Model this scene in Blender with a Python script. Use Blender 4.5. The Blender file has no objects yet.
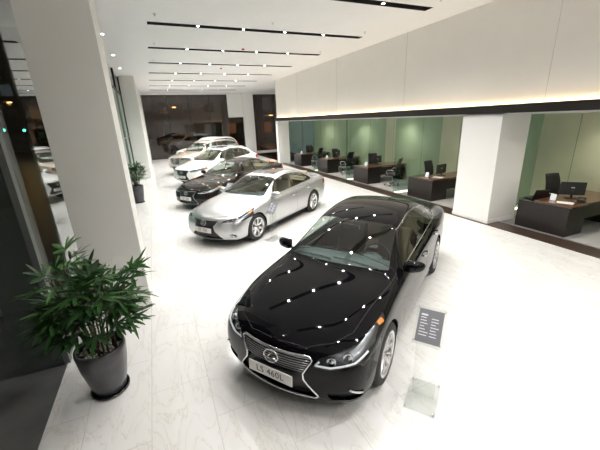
import bpy, bmesh, math, random
from mathutils import Vector, Matrix
from mathutils.bvhtree import BVHTree
random.seed(7)
PI = math.pi
scene = bpy.context.scene
COL = scene.collection

# ------------------------------------------------------------------ materials
MATS = {}

def new_mat(name):
    m = bpy.data.materials.new(name)
    m.use_nodes = True
    return m, m.node_tree, m.node_tree.nodes['Principled BSDF']

def mat(name, color, rough=0.5, metal=0.0, coat=0.0, spec=0.5, emit=None, estr=0.0, trans=0.0, noise=0.0, nscale=20.0, coat_rough=0.03):
    """procedural principled material; a small colour variation when noise > 0"""
    if name in MATS:
        return MATS[name]
    m, nt, b = new_mat(name)
    b.inputs['Base Color'].default_value = (*color, 1)
    b.inputs['Roughness'].default_value = rough
    b.inputs['Metallic'].default_value = metal
    b.inputs['Coat Weight'].default_value = coat
    b.inputs['Coat Roughness'].default_value = coat_rough
    b.inputs['Specular IOR Level'].default_value = spec
    b.inputs['Transmission Weight'].default_value = trans
    if emit:
        b.inputs['Emission Color'].default_value = (*emit, 1)
        b.inputs['Emission Strength'].default_value = estr
    if noise > 0:
        tc = nt.nodes.new('ShaderNodeTexCoord')
        n = nt.nodes.new('ShaderNodeTexNoise')
        n.inputs['Scale'].default_value = nscale
        n.inputs['Detail'].default_value = 4
        r = nt.nodes.new('ShaderNodeValToRGB')
        lo = [max(0, c * (1 - noise)) for c in color]
        hi = [min(1, c * (1 + noise)) for c in color]
        r.color_ramp.elements[0].color = (*lo, 1)
        r.color_ramp.elements[1].color = (*hi, 1)
        r.color_ramp.elements[0].position = .3
        r.color_ramp.elements[1].position = .7
        nt.links.new(tc.outputs['Object'], n.inputs['Vector'])
        nt.links.new(n.outputs['Fac'], r.inputs['Fac'])
        nt.links.new(r.outputs['Color'], b.inputs['Base Color'])
    MATS[name] = m
    return m

def glass(name, tint=(1, 1, 1), ior=1.45, rough=0.0, boost=1.0, haze=0.0, hazecol=(.7, .8, .7)):
    """thin sheet glass: tinted see-through mixed with a fresnel reflection, optionally a frosted share"""
    if name in MATS:
        return MATS[name]
    m = bpy.data.materials.new(name)
    m.use_nodes = True
    nt = m.node_tree
    nt.nodes.clear()
    out = nt.nodes.new('ShaderNodeOutputMaterial')
    tr = nt.nodes.new('ShaderNodeBsdfTransparent')
    tr.inputs['Color'].default_value = (*tint, 1)
    gl = nt.nodes.new('ShaderNodeBsdfGlossy')
    gl.inputs['Roughness'].default_value = rough
    gl.inputs['Color'].default_value = (1, 1, 1, 1)
    # fresnel from the unflipped view angle, the same on both faces of a sheet
    lw = nt.nodes.new('ShaderNodeNewGeometry')
    dp = nt.nodes.new('ShaderNodeVectorMath'); dp.operation = 'DOT_PRODUCT'
    nt.links.new(lw.outputs['Normal'], dp.inputs[0]); nt.links.new(lw.outputs['Incoming'], dp.inputs[1])
    ab = nt.nodes.new('ShaderNodeMath'); ab.operation = 'ABSOLUTE'
    nt.links.new(dp.outputs['Value'], ab.inputs[0])
    om = nt.nodes.new('ShaderNodeMath'); om.operation = 'SUBTRACT'; om.inputs[0].default_value = 1
    nt.links.new(ab.outputs[0], om.inputs[1])
    pw = nt.nodes.new('ShaderNodeMath'); pw.operation = 'POWER'; pw.inputs[1].default_value = 5
    nt.links.new(om.outputs[0], pw.inputs[0])
    r0 = ((ior - 1) / (ior + 1)) ** 2 * 2 * boost
    ma = nt.nodes.new('ShaderNodeMath'); ma.operation = 'MULTIPLY_ADD'
    ma.inputs[1].default_value = 1 - r0; ma.inputs[2].default_value = r0
    nt.links.new(pw.outputs[0], ma.inputs[0])
    mx = nt.nodes.new('ShaderNodeMixShader')
    nt.links.new(ma.outputs[0], mx.inputs[0])
    base = tr.outputs[0]
    if haze > 0:
        df = nt.nodes.new('ShaderNodeBsdfDiffuse'); df.inputs['Color'].default_value = (*hazecol, 1)
        tl = nt.nodes.new('ShaderNodeBsdfTranslucent'); tl.inputs['Color'].default_value = (*hazecol, 1)
        m1 = nt.nodes.new('ShaderNodeMixShader'); m1.inputs[0].default_value = .5
        nt.links.new(df.outputs[0], m1.inputs[1]); nt.links.new(tl.outputs[0], m1.inputs[2])
        m2 = nt.nodes.new('ShaderNodeMixShader'); m2.inputs[0].default_value = haze
        nt.links.new(tr.outputs[0], m2.inputs[1]); nt.links.new(m1.outputs[0], m2.inputs[2])
        base = m2.outputs[0]
    nt.links.new(base, mx.inputs[1])
    nt.links.new(gl.outputs[0], mx.inputs[2])
    nt.links.new(mx.outputs[0], out.inputs[0])
    MATS[name] = m
    return m

def paint(name, color, metal=0.0, rough=0.35, coat=1.0, flake=0.0):
    return mat(name, color, rough, metal, coat, noise=flake, nscale=600, coat_rough=0.02)

chrome = mat('chrome', (.82, .83, .85), .12, 1.0)
satin = mat('satin_chrome', (.6, .6, .62), .3, 1.0)
alloy = mat('alloy_wheel', (.62, .62, .63), .25, .9, coat=.5)
rubber = mat('tyre_rubber', (.018, .018, .018), .75)
black_plastic = mat('black_plastic', (.012, .012, .013), .45)
gloss_black = mat('gloss_black', (.006, .006, .007), .12, coat=1)
well_black = mat('wheel_well_black', (.008, .008, .008), .9)
seam_black = mat('panel_gap_black', (.004, .004, .004), .8)
disc_metal = mat('brake_disc', (.3, .3, .3), .35, 1)
amber = mat('amber_lens', (.85, .28, .05), .15, coat=1)
red_lens = mat('red_lens', (.45, .01, .012), .12, coat=1)
lamp_silver = mat('lamp_reflector', (.75, .77, .8), .15, 1)
lamp_white = mat('lamp_white_strip', (.9, .93, .96), .2, coat=1)
plate_white = mat('plate_white', (.72, .70, .68), .4)
ink = mat('ink_dark', (.02, .02, .025), .5)
car_glass = glass('car_window_glass', (.62, .68, .64), boost=1.1)
windshield_glass = glass('windshield_glass', (.72, .80, .76), boost=1.1)
lens_glass = glass('lamp_lens_glass', (.93, .95, .96), boost=1.2)
privacy_glass = glass('privacy_glass', (.10, .11, .11), boost=1.2)

# ------------------------------------------------------------------ mesh helpers
class MB:
    """collects geometry into one mesh"""
    def __init__(s):
        s.v = []; s.f = []; s.m = []; s.sm = []
    def add(s, vs, fs, mi=0, smooth=False):
        o = len(s.v)
        s.v += [tuple(v) for v in vs]
        for f in fs:
            s.f.append([o + i for i in f]); s.m.append(mi); s.sm.append(smooth)
        return s
    def box(s, c, d, mi=0, M=None, bev=0.0):
        x, y, z = d[0] / 2, d[1] / 2, d[2] / 2
        if bev > 0:
            b = min(bev, x * .9, y * .9, z * .9)
            bm = bmesh.new()
            bmesh.ops.create_cube(bm, size=1)
            for v in bm.verts: v.co = Vector((v.co.x * 2 * x, v.co.y * 2 * y, v.co.z * 2 * z))
            bmesh.ops.bevel(bm, geom=bm.edges[:] + bm.verts[:], offset=b, segments=2, affect='EDGES', profile=.6)
            vs = [v.co.copy() for v in bm.verts]
            for i, v in enumerate(bm.verts): v.index = i
            fs = [[v.index for v in f.verts] for f in bm.faces]
            bm.free()
        else:
            vs = [Vector((a, e, g)) for a in (-x, x) for e in (-y, y) for g in (-z, z)]
            fs = [(0, 1, 3, 2), (4, 6, 7, 5), (0, 4, 5, 1), (2, 3, 7, 6), (0, 2, 6, 4), (1, 5, 7, 3)]
        c = Vector(c)
        vs = [(M @ v if M is not None else v) + c for v in vs]
        return s.add(vs, fs, mi)
    def tube(s, pts, r, n=8, mi=0, closed=False, caps=True):
        pts = [Vector(p) for p in pts]
        if len(pts) < 2: return s
        rs = r if isinstance(r, (list, tuple)) else [r] * len(pts)
        N = len(pts); ring = []; vs = []
        prev = None
        for i, p in enumerate(pts):
            if closed: t = pts[(i + 1) % N] - pts[i - 1]
            else: t = pts[min(i + 1, N - 1)] - pts[max(i - 1, 0)]
            if t.length < 1e-9: t = Vector((0, 0, 1))
            t.normalize()
            if prev is None:
                a = Vector((0, 0, 1)) if abs(t.z) < .9 else Vector((1, 0, 0))
                u = t.cross(a).normalized()
            else:
                u = (prev - t * prev.dot(t))
                if u.length < 1e-6: u = t.orthogonal()
                u.normalize()
            prev = u
            w = t.cross(u)
            for k in range(n):
                a = 2 * PI * k / n
                vs.append(p + (u * math.cos(a) + w * math.sin(a)) * rs[i])
        fs = []
        M_ = N if closed else N - 1
        for i in range(M_):
            j = (i + 1) % N
            for k in range(n):
                l = (k + 1) % n
                fs.append((i * n + k, i * n + l, j * n + l, j * n + k))
        if caps and not closed:
            fs.append(tuple(range(n - 1, -1, -1))); fs.append(tuple((N - 1) * n + k for k in range(n)))
        return s.add(vs, fs, mi, True)
    def lathe(s, prof, n=32, mi=0, axis='Z', c=(0, 0, 0), a0=0, a1=2 * PI, smooth=True):
        """prof: (radius, height) list; axis Z or Y"""
        full = abs(a1 - a0 - 2 * PI) < 1e-6
        cols = n if full else n + 1
        vs = []
        for k in range(cols):
            a = a0 + (a1 - a0) * k / n
            for r, h in prof:
                if axis == 'Z': vs.append((c[0] + r * math.cos(a), c[1] + r * math.sin(a), c[2] + h))
                else: vs.append((c[0] + r * math.cos(a), c[1] + h, c[2] + r * math.sin(a)))
        P = len(prof); fs = []
        for k in range(n):
            l = (k + 1) % cols
            for i in range(P - 1):
                q = (k * P + i, l * P + i, l * P + i + 1, k * P + i + 1)
                fs.append(q if axis == 'Z' else q[::-1])
        return s.add(vs, fs, mi, smooth)
    def prism(s, poly, z0, z1, mi=0, fn=None):
        n = len(poly)
        vs = [(x, y, z0) for x, y in poly] + [(x, y, z1) for x, y in poly]
        if fn: vs = [fn(v) for v in vs]
        fs = [tuple(range(n - 1, -1, -1)), tuple(range(n, 2 * n))] + [(i, (i + 1) % n, n + (i + 1) % n, n + i) for i in range(n)]
        return s.add(vs, fs, mi)
    def mesh(s, name, mats, weld=False):
        me = bpy.data.meshes.new(name)
        me.from_pydata(s.v, [], s.f)
        if not isinstance(mats, (list, tuple)): mats = [mats]
        for m in mats: me.materials.append(m)
        me.polygons.foreach_set('material_index', s.m)
        me.polygons.foreach_set('use_smooth', s.sm)
        me.update()
        return me
    def obj(s, name, mats, parent=None, **kw):
        return link(name, s.mesh(name, mats), parent, **kw)

def link(name, data, parent=None, loc=None, rot=None, label=None, cat=None, group=None, kind=None):
    o = bpy.data.objects.new(name, data)
    COL.objects.link(o)
    if parent is not None: o.parent = parent
    if loc is not None: o.location = loc
    if rot is not None: o.rotation_euler = rot
    return tag(o, label, cat, group, kind)

def tag(o, label=None, cat=None, group=None, kind=None):
    if label: o['label'] = label
    if cat: o['category'] = cat
    if group: o['group'] = group
    if kind: o['kind'] = kind
    return o

def thing(name, label, cat, loc=(0, 0, 0), rz=0, group=None):
    return link(name, None, None, loc, (0, 0, rz), label, cat, group)

def copy_tree(o, parent=None):
    kids = list(o.children)
    c = o.copy(); COL.objects.link(c)
    if parent is not None: c.parent = parent
    for ch in kids: copy_tree(ch, c)
    return c

def subsurf_mesh(me, levels=2, crease=None):
    """returns a new mesh with the Catmull-Clark surface of me"""
    o = bpy.data.objects.new('tmp', me); COL.objects.link(o)
    md = o.modifiers.new('s', 'SUBSURF'); md.levels = levels; md.render_levels = levels
    dg = bpy.context.evaluated_depsgraph_get()
    r = bpy.data.meshes.new_from_object(o.evaluated_get(dg))
    bpy.data.objects.remove(o)
    return r

def text_mesh(body, size, mats, extrude=0.0, align='CENTER', spacing=1.0):
    cu = bpy.data.curves.new('t', 'FONT'); cu.body = body; cu.size = size; cu.extrude = extrude
    cu.align_x = align; cu.align_y = 'CENTER'; cu.space_character = spacing; cu.resolution_u = 3
    o = bpy.data.objects.new('t', cu); COL.objects.link(o)
    dg = bpy.context.evaluated_depsgraph_get()
    me = bpy.data.meshes.new_from_object(o.evaluated_get(dg))
    bpy.data.objects.remove(o)
    me.materials.clear(); me.materials.append(mats)
    return me
# ------------------------------------------------------------------ cars
def lerp(a, b, t): return a + (b - a) * t

def car_cage(p):
    """half control cage. s runs back from the nose, y to the car's left, z up. returns verts, quads, tags, creases"""
    k = p['hw'] / .9375
    L = p['L']
    cs, cz = p['cowl']; hs, hz = p['header']; rs, rz = p['roof']; bs, bz = p['rheader']; gs, gz = p['rbase']
    ts, tz = p['tail']
    zn = p['znose']; yr = p['yroof']; zb0, zb1 = p['belt']
    bow = p.get('bow', 1.0)
    # stations: (s, z) on the centre line
    c = [(.06, zn), (.22, lerp(zn, cz, .34)), (.60, lerp(zn, cz, .64)), (1.0, lerp(zn, cz, .85)), (cs - .05, cz - .015),
         (cs + .03, cz + .012), (lerp(cs, hs, .5), lerp(cz, hz, .545)), (hs, hz), (rs, rz), (lerp(rs, bs, .6), rz - .01), (bs, bz),
         (lerp(bs, gs, .5), lerp(bz, gz, .47)), (gs, gz), (lerp(gs, ts, .5), lerp(gz, tz, .5) + .004), (ts, tz)]
    if cs < 1.3:
        c[3] = (lerp(.6, cs - .05, .52), c[3][1]); 
    d1 = [.02, .03, .02, .02, .04, .04, .03, .02, 0, 0, 0, 0, 0, 0, -.01]
    d2 = [.11, .10, .06, .05, .10, .12, .11, .08, 0, 0, -.02, 0, -.02, 0, -.06]
    e1 = [0, 0, -.004, -.005, -.005, -.004, -.01, -.01, -.01, -.01, -.01, -.01, 0, -.005, -.005]
    e2 = [-.005, -.012, -.02, -.024, -.022, -.014, -.04, -.05, -.052, -.05, -.052, -.05, -.03, -.035, -.045]
    y1 = [.25, .28, .30, .32, .35, .36, .34, .32, .31, .30, .30, .32, .36, .40, .38]
    ya = p.get('yapil', .73)
    yrr = p.get('yrear', .69)
    y2 = [.52, .56, .62, .66, .69, ya, lerp(ya, yr, .5), yr + .005, yr, yr - .003, yr, lerp(yr, yrr, .5), yrr, p.get('ydeck', .72), .68]
    y3 = [.80, .85, .868, .868, .862, .855, .848, .845, .848, .852, .855, .855, .852, .85, .81]
    if p.get('slab'): y3 = [.80, .865, .89, .90, .905, .905, .895, .89, .895, .90, .90, .895, .885, .868, .82]
    s3 = [.34, .50, .76, 1.06, cs + .03, cs + .17, lerp(cs, hs, .5) + .12, hs, rs, lerp(rs, bs, .6), bs + .03, lerp(bs, gs, .5), gs - .05, lerp(gs, ts, .5), ts - .13]
    zf = [lerp(zn, zb0, t) for t in (.0, .25, .53, .80, .93, 1.0)]
    z3 = zf + [lerp(zb0, zb1, t) for t in (.15, .3, .45, .6, .75, .9, 1.0, 1.0)] + [p.get('zdeck', zb1 - .03)]
    if 'over' in p:
        p['over'](locals())
    V = []; Q = []; T = []; idx = {}
    def pt(key, s, y, z):
        if key in idx: return idx[key]
        idx[key] = len(V); V.append((L / 2 - s, y, z)); return idx[key]
    for j in range(15):
        s, z = c[j]
        pt(('T', j, 0), s, 0, z)
        pt(('T', j, 1), s + d1[j] * bow, y1[j] * k, z + e1[j])
        pt(('T', j, 2), s + d2[j] * bow, y2[j] * k, z + e2[j])
        pt(('T', j, 3), s3[j], y3[j] * k, z3[j])
    for j in range(14):
        for r in range(3):
            t = 'hood_area' if j < 5 else 'roof_area' if j < 10 else 'tail_area'
            if 5 <= j < 7 and r < 2: t = 'windshield'
            if 10 <= j < 12 and r < 2: t = 'rear_window'
            if 5 <= j < 12 and r == 2: t = 'greenhouse_side'
            Q.append((('T', j, r), ('T', j + 1, r), ('T', j + 1, r + 1), ('T', j, r + 1))); T.append(t)
    # side columns: front centre -> corner -> along -> rear corner -> rear centre
    g = p.get('ground', .17)
    sw = p.get('side', [(.975, -.075), (.988, None), (1.0, None), (.985, None), (.955, None), (.80, None)])
    zs = p.get('sz', [None, .72, .56, .36, g + .05, g + .03])
    fz = p.get('fz', [zn - .07, zn - .18, zn - .31, g + .11, g + .01, g + .0])
    fs = p.get('fs', [.015, -.005, -.01, .0, .04, .34])
    rz_ = p.get('rz', [tz - .07, tz - .20, .66, .44, g + .13, g + .10])
    rs_ = p.get('rs', [L - .06, L - .02, L, L - .0, L - .06, L - .5])
    cols = [('F', 0), ('F', 1), ('F', 2)] + [('T', j) for j in range(15)] + [('R', 2), ('R', 1), ('R', 0)]
    def topkey(cn):
        if cn[0] == 'F': return ('T', 0, cn[1])
        if cn[0] == 'R': return ('T', 14, cn[1])
        return ('T', cn[1], 3)
    FY = [0, .27, .56]; FD = [0, .025, .10]
    RY = [0, .40, .70]; RD = [0, .02, .07]
    for cn in cols:
        for r in range(6):
            if cn[0] == 'F':
                y = FY[cn[1]] * k; s = fs[r] + FD[cn[1]] * bow; z = fz[r]
            elif cn[0] == 'R':
                y = RY[cn[1]] * k; s = rs_[r] - RD[cn[1]]; z = rz_[r]
            else:
                j = cn[1]
                wy = sw[r][0] * p['hw']
                z0 = zs[r] if zs[r] is not None else z3[j] - .075
                s = s3[j]
                if j == 0:   # front corner
                    y = [.835, .845, .85, .85, .82, .7][r] * k; s = [.26, .215, .19, .20, .24, .42][r] * (.3 + .7 * bow); z = lerp(fz[r], z0, .25)
                elif j == 1:
                    y = lerp([.835, .845, .85, .85, .82, .7][r] * k, wy, .78); s = [.46, .43, .41, .41, .44, .55][r]; z = lerp(fz[r], z0, .6)
                elif j == 14:
                    y = [.85, .86, .87, .86, .83, .7][r] * k; s = L - [.20, .17, .15, .16, .22, .5][r]; z = lerp(rz_[r], z0, .3)
                elif j == 13:
                    y = lerp([.85, .86, .87, .86, .83, .7][r] * k, wy, .8); s = lerp(s3[j], L - .42, .8); z = lerp(rz_[r], z0, .65)
                else:
                    y = wy; z = z0
            pt(('S',) + cn + (r,), s, y, z)
    def sk(cn, r): return topkey(cn) if r < 0 else ('S',) + cn + (r,)
    for a, b in zip(cols[:-1], cols[1:]):
        for r in range(-1, 5):
            Q.append((sk(a, r), sk(b, r), sk(b, r + 1), sk(a, r + 1))); T.append('side_area')
    faces = [[idx[q] for q in f] for f in Q]
    cre = {}
    for j in range(5, 12):
        cre[frozenset((idx[('T', j, 3)], idx[('T', j + 1, 3)]))] = .75
        cre[frozenset((idx[('T', j, 2)], idx[('T', j + 1, 2)]))] = .35
    for j in range(0, 5):
        cre[frozenset((idx[('T', j, 2)], idx[('T', j + 1, 2)]))] = .4
    for r in (0, 1):   # cowl and header edges
        for j in (5, 12):
            cre[frozenset((idx[('T', j, r)], idx[('T', j, r + 1)]))] = .7
    for a, b in ((('T', 0, 0), ('T', 0, 1)), (('T', 0, 1), ('T', 0, 2)), (('T', 0, 2), ('T', 0, 3)), (('T', 14, 0), ('T', 14, 1)), (('T', 14, 1), ('T', 14, 2))):
        cre[frozenset((idx[a], idx[b]))] = .6
    return V, faces, T, cre

def inside(poly, x, y):
    c = False; n = len(poly)
    for i in range(n):
        x1, y1 = poly[i]; x2, y2 = poly[i - 1]
        if (y1 > y) != (y2 > y) and x < (x2 - x1) * (y - y1) / (y2 - y1) + x1: c = not c
    return c

class Shell:
    def __init__(s, p):
        s.p = p
        V, F, T, cre = car_cage(p)
        n = len(V)
        names = sorted(set(T)); s.names = names
        bm = bmesh.new()
        cl = bm.edges.layers.float.new('crease_edge')
        vs = [bm.verts.new(v) for v in V]
        mir = {}
        for i, v in enumerate(V): mir[i] = vs[i] if abs(v[1]) < 1e-6 else bm.verts.new((v[0], -v[1], v[2]))
        for f, t in zip(F, T):
            a = bm.faces.new([vs[i] for i in f]); a.material_index = names.index(t)
            b = bm.faces.new([mir[i] for i in reversed(f)]); b.material_index = names.index(t)
        for e in bm.edges:
            ii = frozenset(v.index for v in e.verts)
        bm.verts.index_update()
        back = {v.index: i for i, v in enumerate(vs)}
        back.update({mir[i].index: i for i in mir})
        for e in bm.edges:
            kx = frozenset((back[e.verts[0].index], back[e.verts[1].index]))
            if kx in cre: e[cl] = cre[kx]
        bmesh.ops.recalc_face_normals(bm, faces=bm.faces[:])
        me = bpy.data.meshes.new('cage')
        for t in names: me.materials.append(mat('t_' + t, (.5, .5, .5)))
        bm.to_mesh(me); bm.free()
        sm = subsurf_mesh(me, p.get('sub', 3))
        s.bm = bmesh.new(); s.bm.from_mesh(sm)
        # outward normals
        top = max(s.bm.faces, key=lambda f: f.calc_center_median().z)
        if top.normal.z < 0: bmesh.ops.reverse_faces(s.bm, faces=s.bm.faces[:])
        s.bm.normal_update()
        s.vn = [v.normal.copy() for v in s.bm.verts]
        tm = s.bm.copy(); bmesh.ops.triangulate(tm, faces=tm.faces[:]); tm.verts.ensure_lookup_table()
        s.tri = [[v.index for v in f.verts] for f in tm.faces]
        s.co = [v.co.copy() for v in tm.verts]
        tm.free()
        s.bvh = BVHTree.FromPolygons(s.co, s.tri)
        s.lay = s.bm.faces.layers.int.new('part')
        s.tags = list(names)
        for f in s.bm.faces: f[s.lay] = f.material_index
        bpy.data.meshes.remove(me); bpy.data.meshes.remove(sm)
    def normal_at(s, co):
        loc, nn, i, d = s.bvh.find_nearest(co)
        a, b, c = s.tri[i]
        A, B, C = s.co[a], s.co[b], s.co[c]
        v0, v1, v2 = B - A, C - A, loc - A
        d00, d01, d11, d20, d21 = v0.dot(v0), v0.dot(v1), v1.dot(v1), v2.dot(v0), v2.dot(v1)
        den = d00 * d11 - d01 * d01
        if abs(den) < 1e-14: return nn
        v = (d11 * d20 - d01 * d21) / den; w = (d00 * d21 - d01 * d20) / den
        r = s.vn[a] * (1 - v - w) + s.vn[b] * v + s.vn[c] * w
        return r.normalized() if r.length > 1e-6 else nn
    def tid(s, t):
        if t not in s.tags: s.tags.append(t)
        return s.tags.index(t)
    def X(s, q): return s.p['L'] / 2 - q
    def proj(s, mode, co):
        if mode == 'side': return (s.p['L'] / 2 - co.x, co.z)
        if mode in ('front', 'rear'): return (co.y, co.z)
        return (s.p['L'] / 2 - co.x, co.y)
    def carve(s, mode, poly, tagname, test=None, only=None):
        """cut the outline into the surface and give the faces inside it a part of their own"""
        bm = s.bm; n = len(poly)
        def ok(f):
            c = f.calc_center_median()
            return (test is None or test(c, f.normal)) and (only is None or s.tags[f[s.lay]] in only)
        x0, x1 = min(a for a, b in poly) - .02, max(a for a, b in poly) + .02
        y0, y1 = min(b for a, b in poly) - .02, max(b for a, b in poly) + .02
        def bb(f):
            pp = [s.proj(mode, v.co) for v in f.verts]
            return min(a for a, b in pp), max(a for a, b in pp), min(b for a, b in pp), max(b for a, b in pp)
        cand = []
        for f in bm.faces:
            b = bb(f)
            if b[1] >= x0 and b[0] <= x1 and b[3] >= y0 and b[2] <= y1 and ok(f): cand.append(f)
        for i in range(n):
            (ax, ay), (bx, by) = poly[i], poly[(i + 1) % n]
            if math.hypot(bx - ax, by - ay) < 1e-6: continue
            lx, hx, ly, hy = min(ax, bx) - 1e-3, max(ax, bx) + 1e-3, min(ay, by) - 1e-3, max(ay, by) + 1e-3
            loc = []
            for f in cand:
                b = bb(f)
                if b[1] >= lx and b[0] <= hx and b[3] >= ly and b[2] <= hy: loc.append(f)
            if not loc: continue
            dx, dy = bx - ax, by - ay
            nx, ny = -dy, dx
            if mode == 'side': co = Vector((s.X(ax), 0, ay)); no = Vector((-nx, 0, ny))
            elif mode in ('front', 'rear'): co = Vector((0, ax, ay)); no = Vector((0, nx, ny))
            else: co = Vector((s.X(ax), ay, 0)); no = Vector((-nx, ny, 0))
            es = set(); vs = set()
            for f in loc:
                es.update(f.edges); vs.update(f.verts)
            res = bmesh.ops.bisect_plane(bm, geom=list(vs) + list(es) + loc, plane_co=co, plane_no=no.normalized(), dist=1e-5)
            cs_ = set(cand)
            for g in res['geom']:
                if isinstance(g, bmesh.types.BMFace) and g not in cs_: cand.append(g); cs_.add(g)
            cand = [f for f in cand if f.is_valid]
        t = s.tid(tagname)
        cnt = 0
        for f in bm.faces:
            c = f.calc_center_median()
            q = s.proj(mode, c)
            if x0 < q[0] < x1 and y0 < q[1] < y1 and inside(poly, *q) and ok(f):
                f[s.lay] = t; cnt += 1
        return cnt
    def build(s, tagname, name, mats, parent, inset=0.0, rename=None):
        bm = s.bm
        t = s.tid(tagname) if not isinstance(tagname, (list, tuple)) else None
        ids = {s.tid(x) for x in ([tagname] if t is not None else tagname)}
        vm = {}; V = []; F = []; N = []
        for f in bm.faces:
            if f[s.lay] in ids:
                ff = []
                for v in f.verts:
                    if v.index not in vm:
                        vm[v.index] = len(V)
                        nn = s.ncache.get(v.index)
                        if nn is None: nn = s.normal_at(v.co); s.ncache[v.index] = nn
                        V.append(tuple(v.co - nn * inset)); N.append(tuple(nn))
                    ff.append(vm[v.index])
                F.append(ff)
        if not F: return None
        me = bpy.data.meshes.new(name); me.from_pydata(V, [], F)
        me.materials.append(mats)
        me.polygons.foreach_set('use_smooth', [True] * len(F))
        me.update()
        me.normals_split_custom_set_from_vertices(N)
        return link(name, me, parent)
    def finish(s):
        s.bm.verts.index_update(); s.ncache = {}
    # ---- points on the surface
    def hit(s, mode, a, b, side=1):
        """surface point seen from the side / front / rear / top"""
        if mode == 'side': o, d = Vector((s.X(a), side * 3, b)), Vector((0, -side, 0))
        elif mode == 'front': o, d = Vector((5, a, b)), Vector((-1, 0, 0))
        elif mode == 'rear': o, d = Vector((-5, a, b)), Vector((1, 0, 0))
        else: o, d = Vector((s.X(a), b, 5)), Vector((0, 0, -1))
        loc, n, i, dist = s.bvh.ray_cast(o, d)
        return loc
    def line(s, mode, pts, side=1, step=.04, off=0.0):
        out = []
        for (a, b), (c, d) in zip(pts[:-1], pts[1:]):
            m = max(1, int(math.hypot(c - a, d - b) / step))
            for i in range(m): out.append((lerp(a, c, i / m), lerp(b, d, i / m)))
        out.append(pts[-1])
        r = []
        for a, b in out:
            h = s.hit(mode, a, b, side)
            if h is not None: r.append(h + s.normal_at(h) * off)
        return r
    def ribbon(s, mb, pts, w=.006, off=.0012):
        """thin dark strip lying on the panel gap"""
        if len(pts) < 2: return
        vs = []
        for i, q in enumerate(pts):
            t = pts[min(i + 1, len(pts) - 1)] - pts[max(i - 1, 0)]
            n = s.normal_at(q); u = n.cross(t)
            if u.length < 1e-9: u = Vector((0, 0, 1))
            u.normalize()
            vs += [q + n * off + u * w / 2, q + n * off - u * w / 2]
        mb.add(vs, [(2 * i, 2 * i + 1, 2 * i + 3, 2 * i + 2) for i in range(len(pts) - 1)])

def smooth_poly(pts, n=4):
    """closed Catmull-Rom through the points"""
    out = []; N = len(pts)
    for i in range(N):
        p0, p1, p2, p3 = pts[i - 1], pts[i], pts[(i + 1) % N], pts[(i + 2) % N]
        for j in range(n):
            t = j / n
            out.append(tuple(.5 * (2 * p1[q] + (p2[q] - p0[q]) * t + (2 * p0[q] - 5 * p1[q] + 4 * p2[q] - p3[q]) * t * t + (3 * p1[q] - p0[q] - 3 * p2[q] + p3[q]) * t ** 3) for q in (0, 1)))
    return out

WHEELS = {}
def wheel_mesh(R, style):
    key = (round(R, 3), style)
    if key in WHEELS: return WHEELS[key]
    r = R - (.105 if style != 'suv' else .125)
    t = MB()
    t.lathe([(r - .01, -.105), (r + .01, -.118), (R - .03, -.118), (R - .008, -.10), (R, -.07), (R, .07), (R - .008, .10), (R - .03, .118), (r + .012, .118), (r - .01, .105)], 48, axis='Y')
    for a in (-.045, 0, .045):
        t.lathe([(R + .0005, a - .004), (R + .0005, a + .004)], 48, axis='Y', mi=1)
    tm = t.mesh('tyre', [rubber, seam_black])
    w = MB()
    w.lathe([(r - .03, -.10), (r - .02, -.05), (r - .035, .06), (r + .012, .108), (r + .016, .117), (r + .002, .121), (r - .018, .112), (r - .028, .085), (r - .04, .0), (r - .045, -.10)], 48, axis='Y')
    w.lathe([(.0, .095), (.03, .097), (.034, .088), (.06, .083), (.075, .07), (.07, .03)], 32, axis='Y')
    ns = {'ten': 10, 'twin': 7, 'suv': 6, 'fine': 9}[style]
    tw = {'ten': .0, 'twin': .10, 'suv': .10, 'fine': .085}[style]
    for i in range(ns):
        for q in ((-1, 1) if tw else (0,)):
            a = 2 * PI * i / ns
            prof = []
            for rr, hw, hy in ((.045, .019, .088), (lerp(.045, r, .35), .015, .098), (lerp(.045, r, .7), .0145, .104), (r - .012, .018, .104)):
                f = (rr - .045) / (r - .045)
                b = a + q * tw * (.75 + .5 * f)
                u = Vector((math.cos(b), 0, math.sin(b))); n_ = Vector((-math.sin(b), 0, math.cos(b)))
                cc = u * rr
                prof.append([cc - n_ * hw + Vector((0, hy - .012, 0)), cc - n_ * hw * .55 + Vector((0, hy, 0)), cc + n_ * hw * .55 + Vector((0, hy, 0)), cc + n_ * hw + Vector((0, hy - .012, 0)), cc + n_ * hw * .8 + Vector((0, hy - .05, 0)), cc - n_ * hw * .8 + Vector((0, hy - .05, 0))])
            vs = [v for pr in prof for v in pr]
            fs = []
            for j in range(3):
                for m in range(6):
                    fs.append((j * 6 + m, j * 6 + (m + 1) % 6, (j + 1) * 6 + (m + 1) % 6, (j + 1) * 6 + m))
            w.add(vs, fs)
    rm = w.mesh('rim', alloy)
    b = MB()
    b.lathe([(.06, .0), (r - .07, .0), (r - .07, -.025), (.06, -.025)], 32, axis='Y')
    b.lathe([(0.0, -.03), (r - .045, -.03)], 24, axis='Y', mi=1)
    b.box((r * .62, .005, .05), (.10, .06, .16), 2, bev=.015)
    dm = b.mesh('brake_disc', [disc_metal, well_black, satin])
    for m_ in (tm, rm, dm): m_.materials
    WHEELS[key] = (tm, rm, dm)
    return WHEELS[key]

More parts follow.
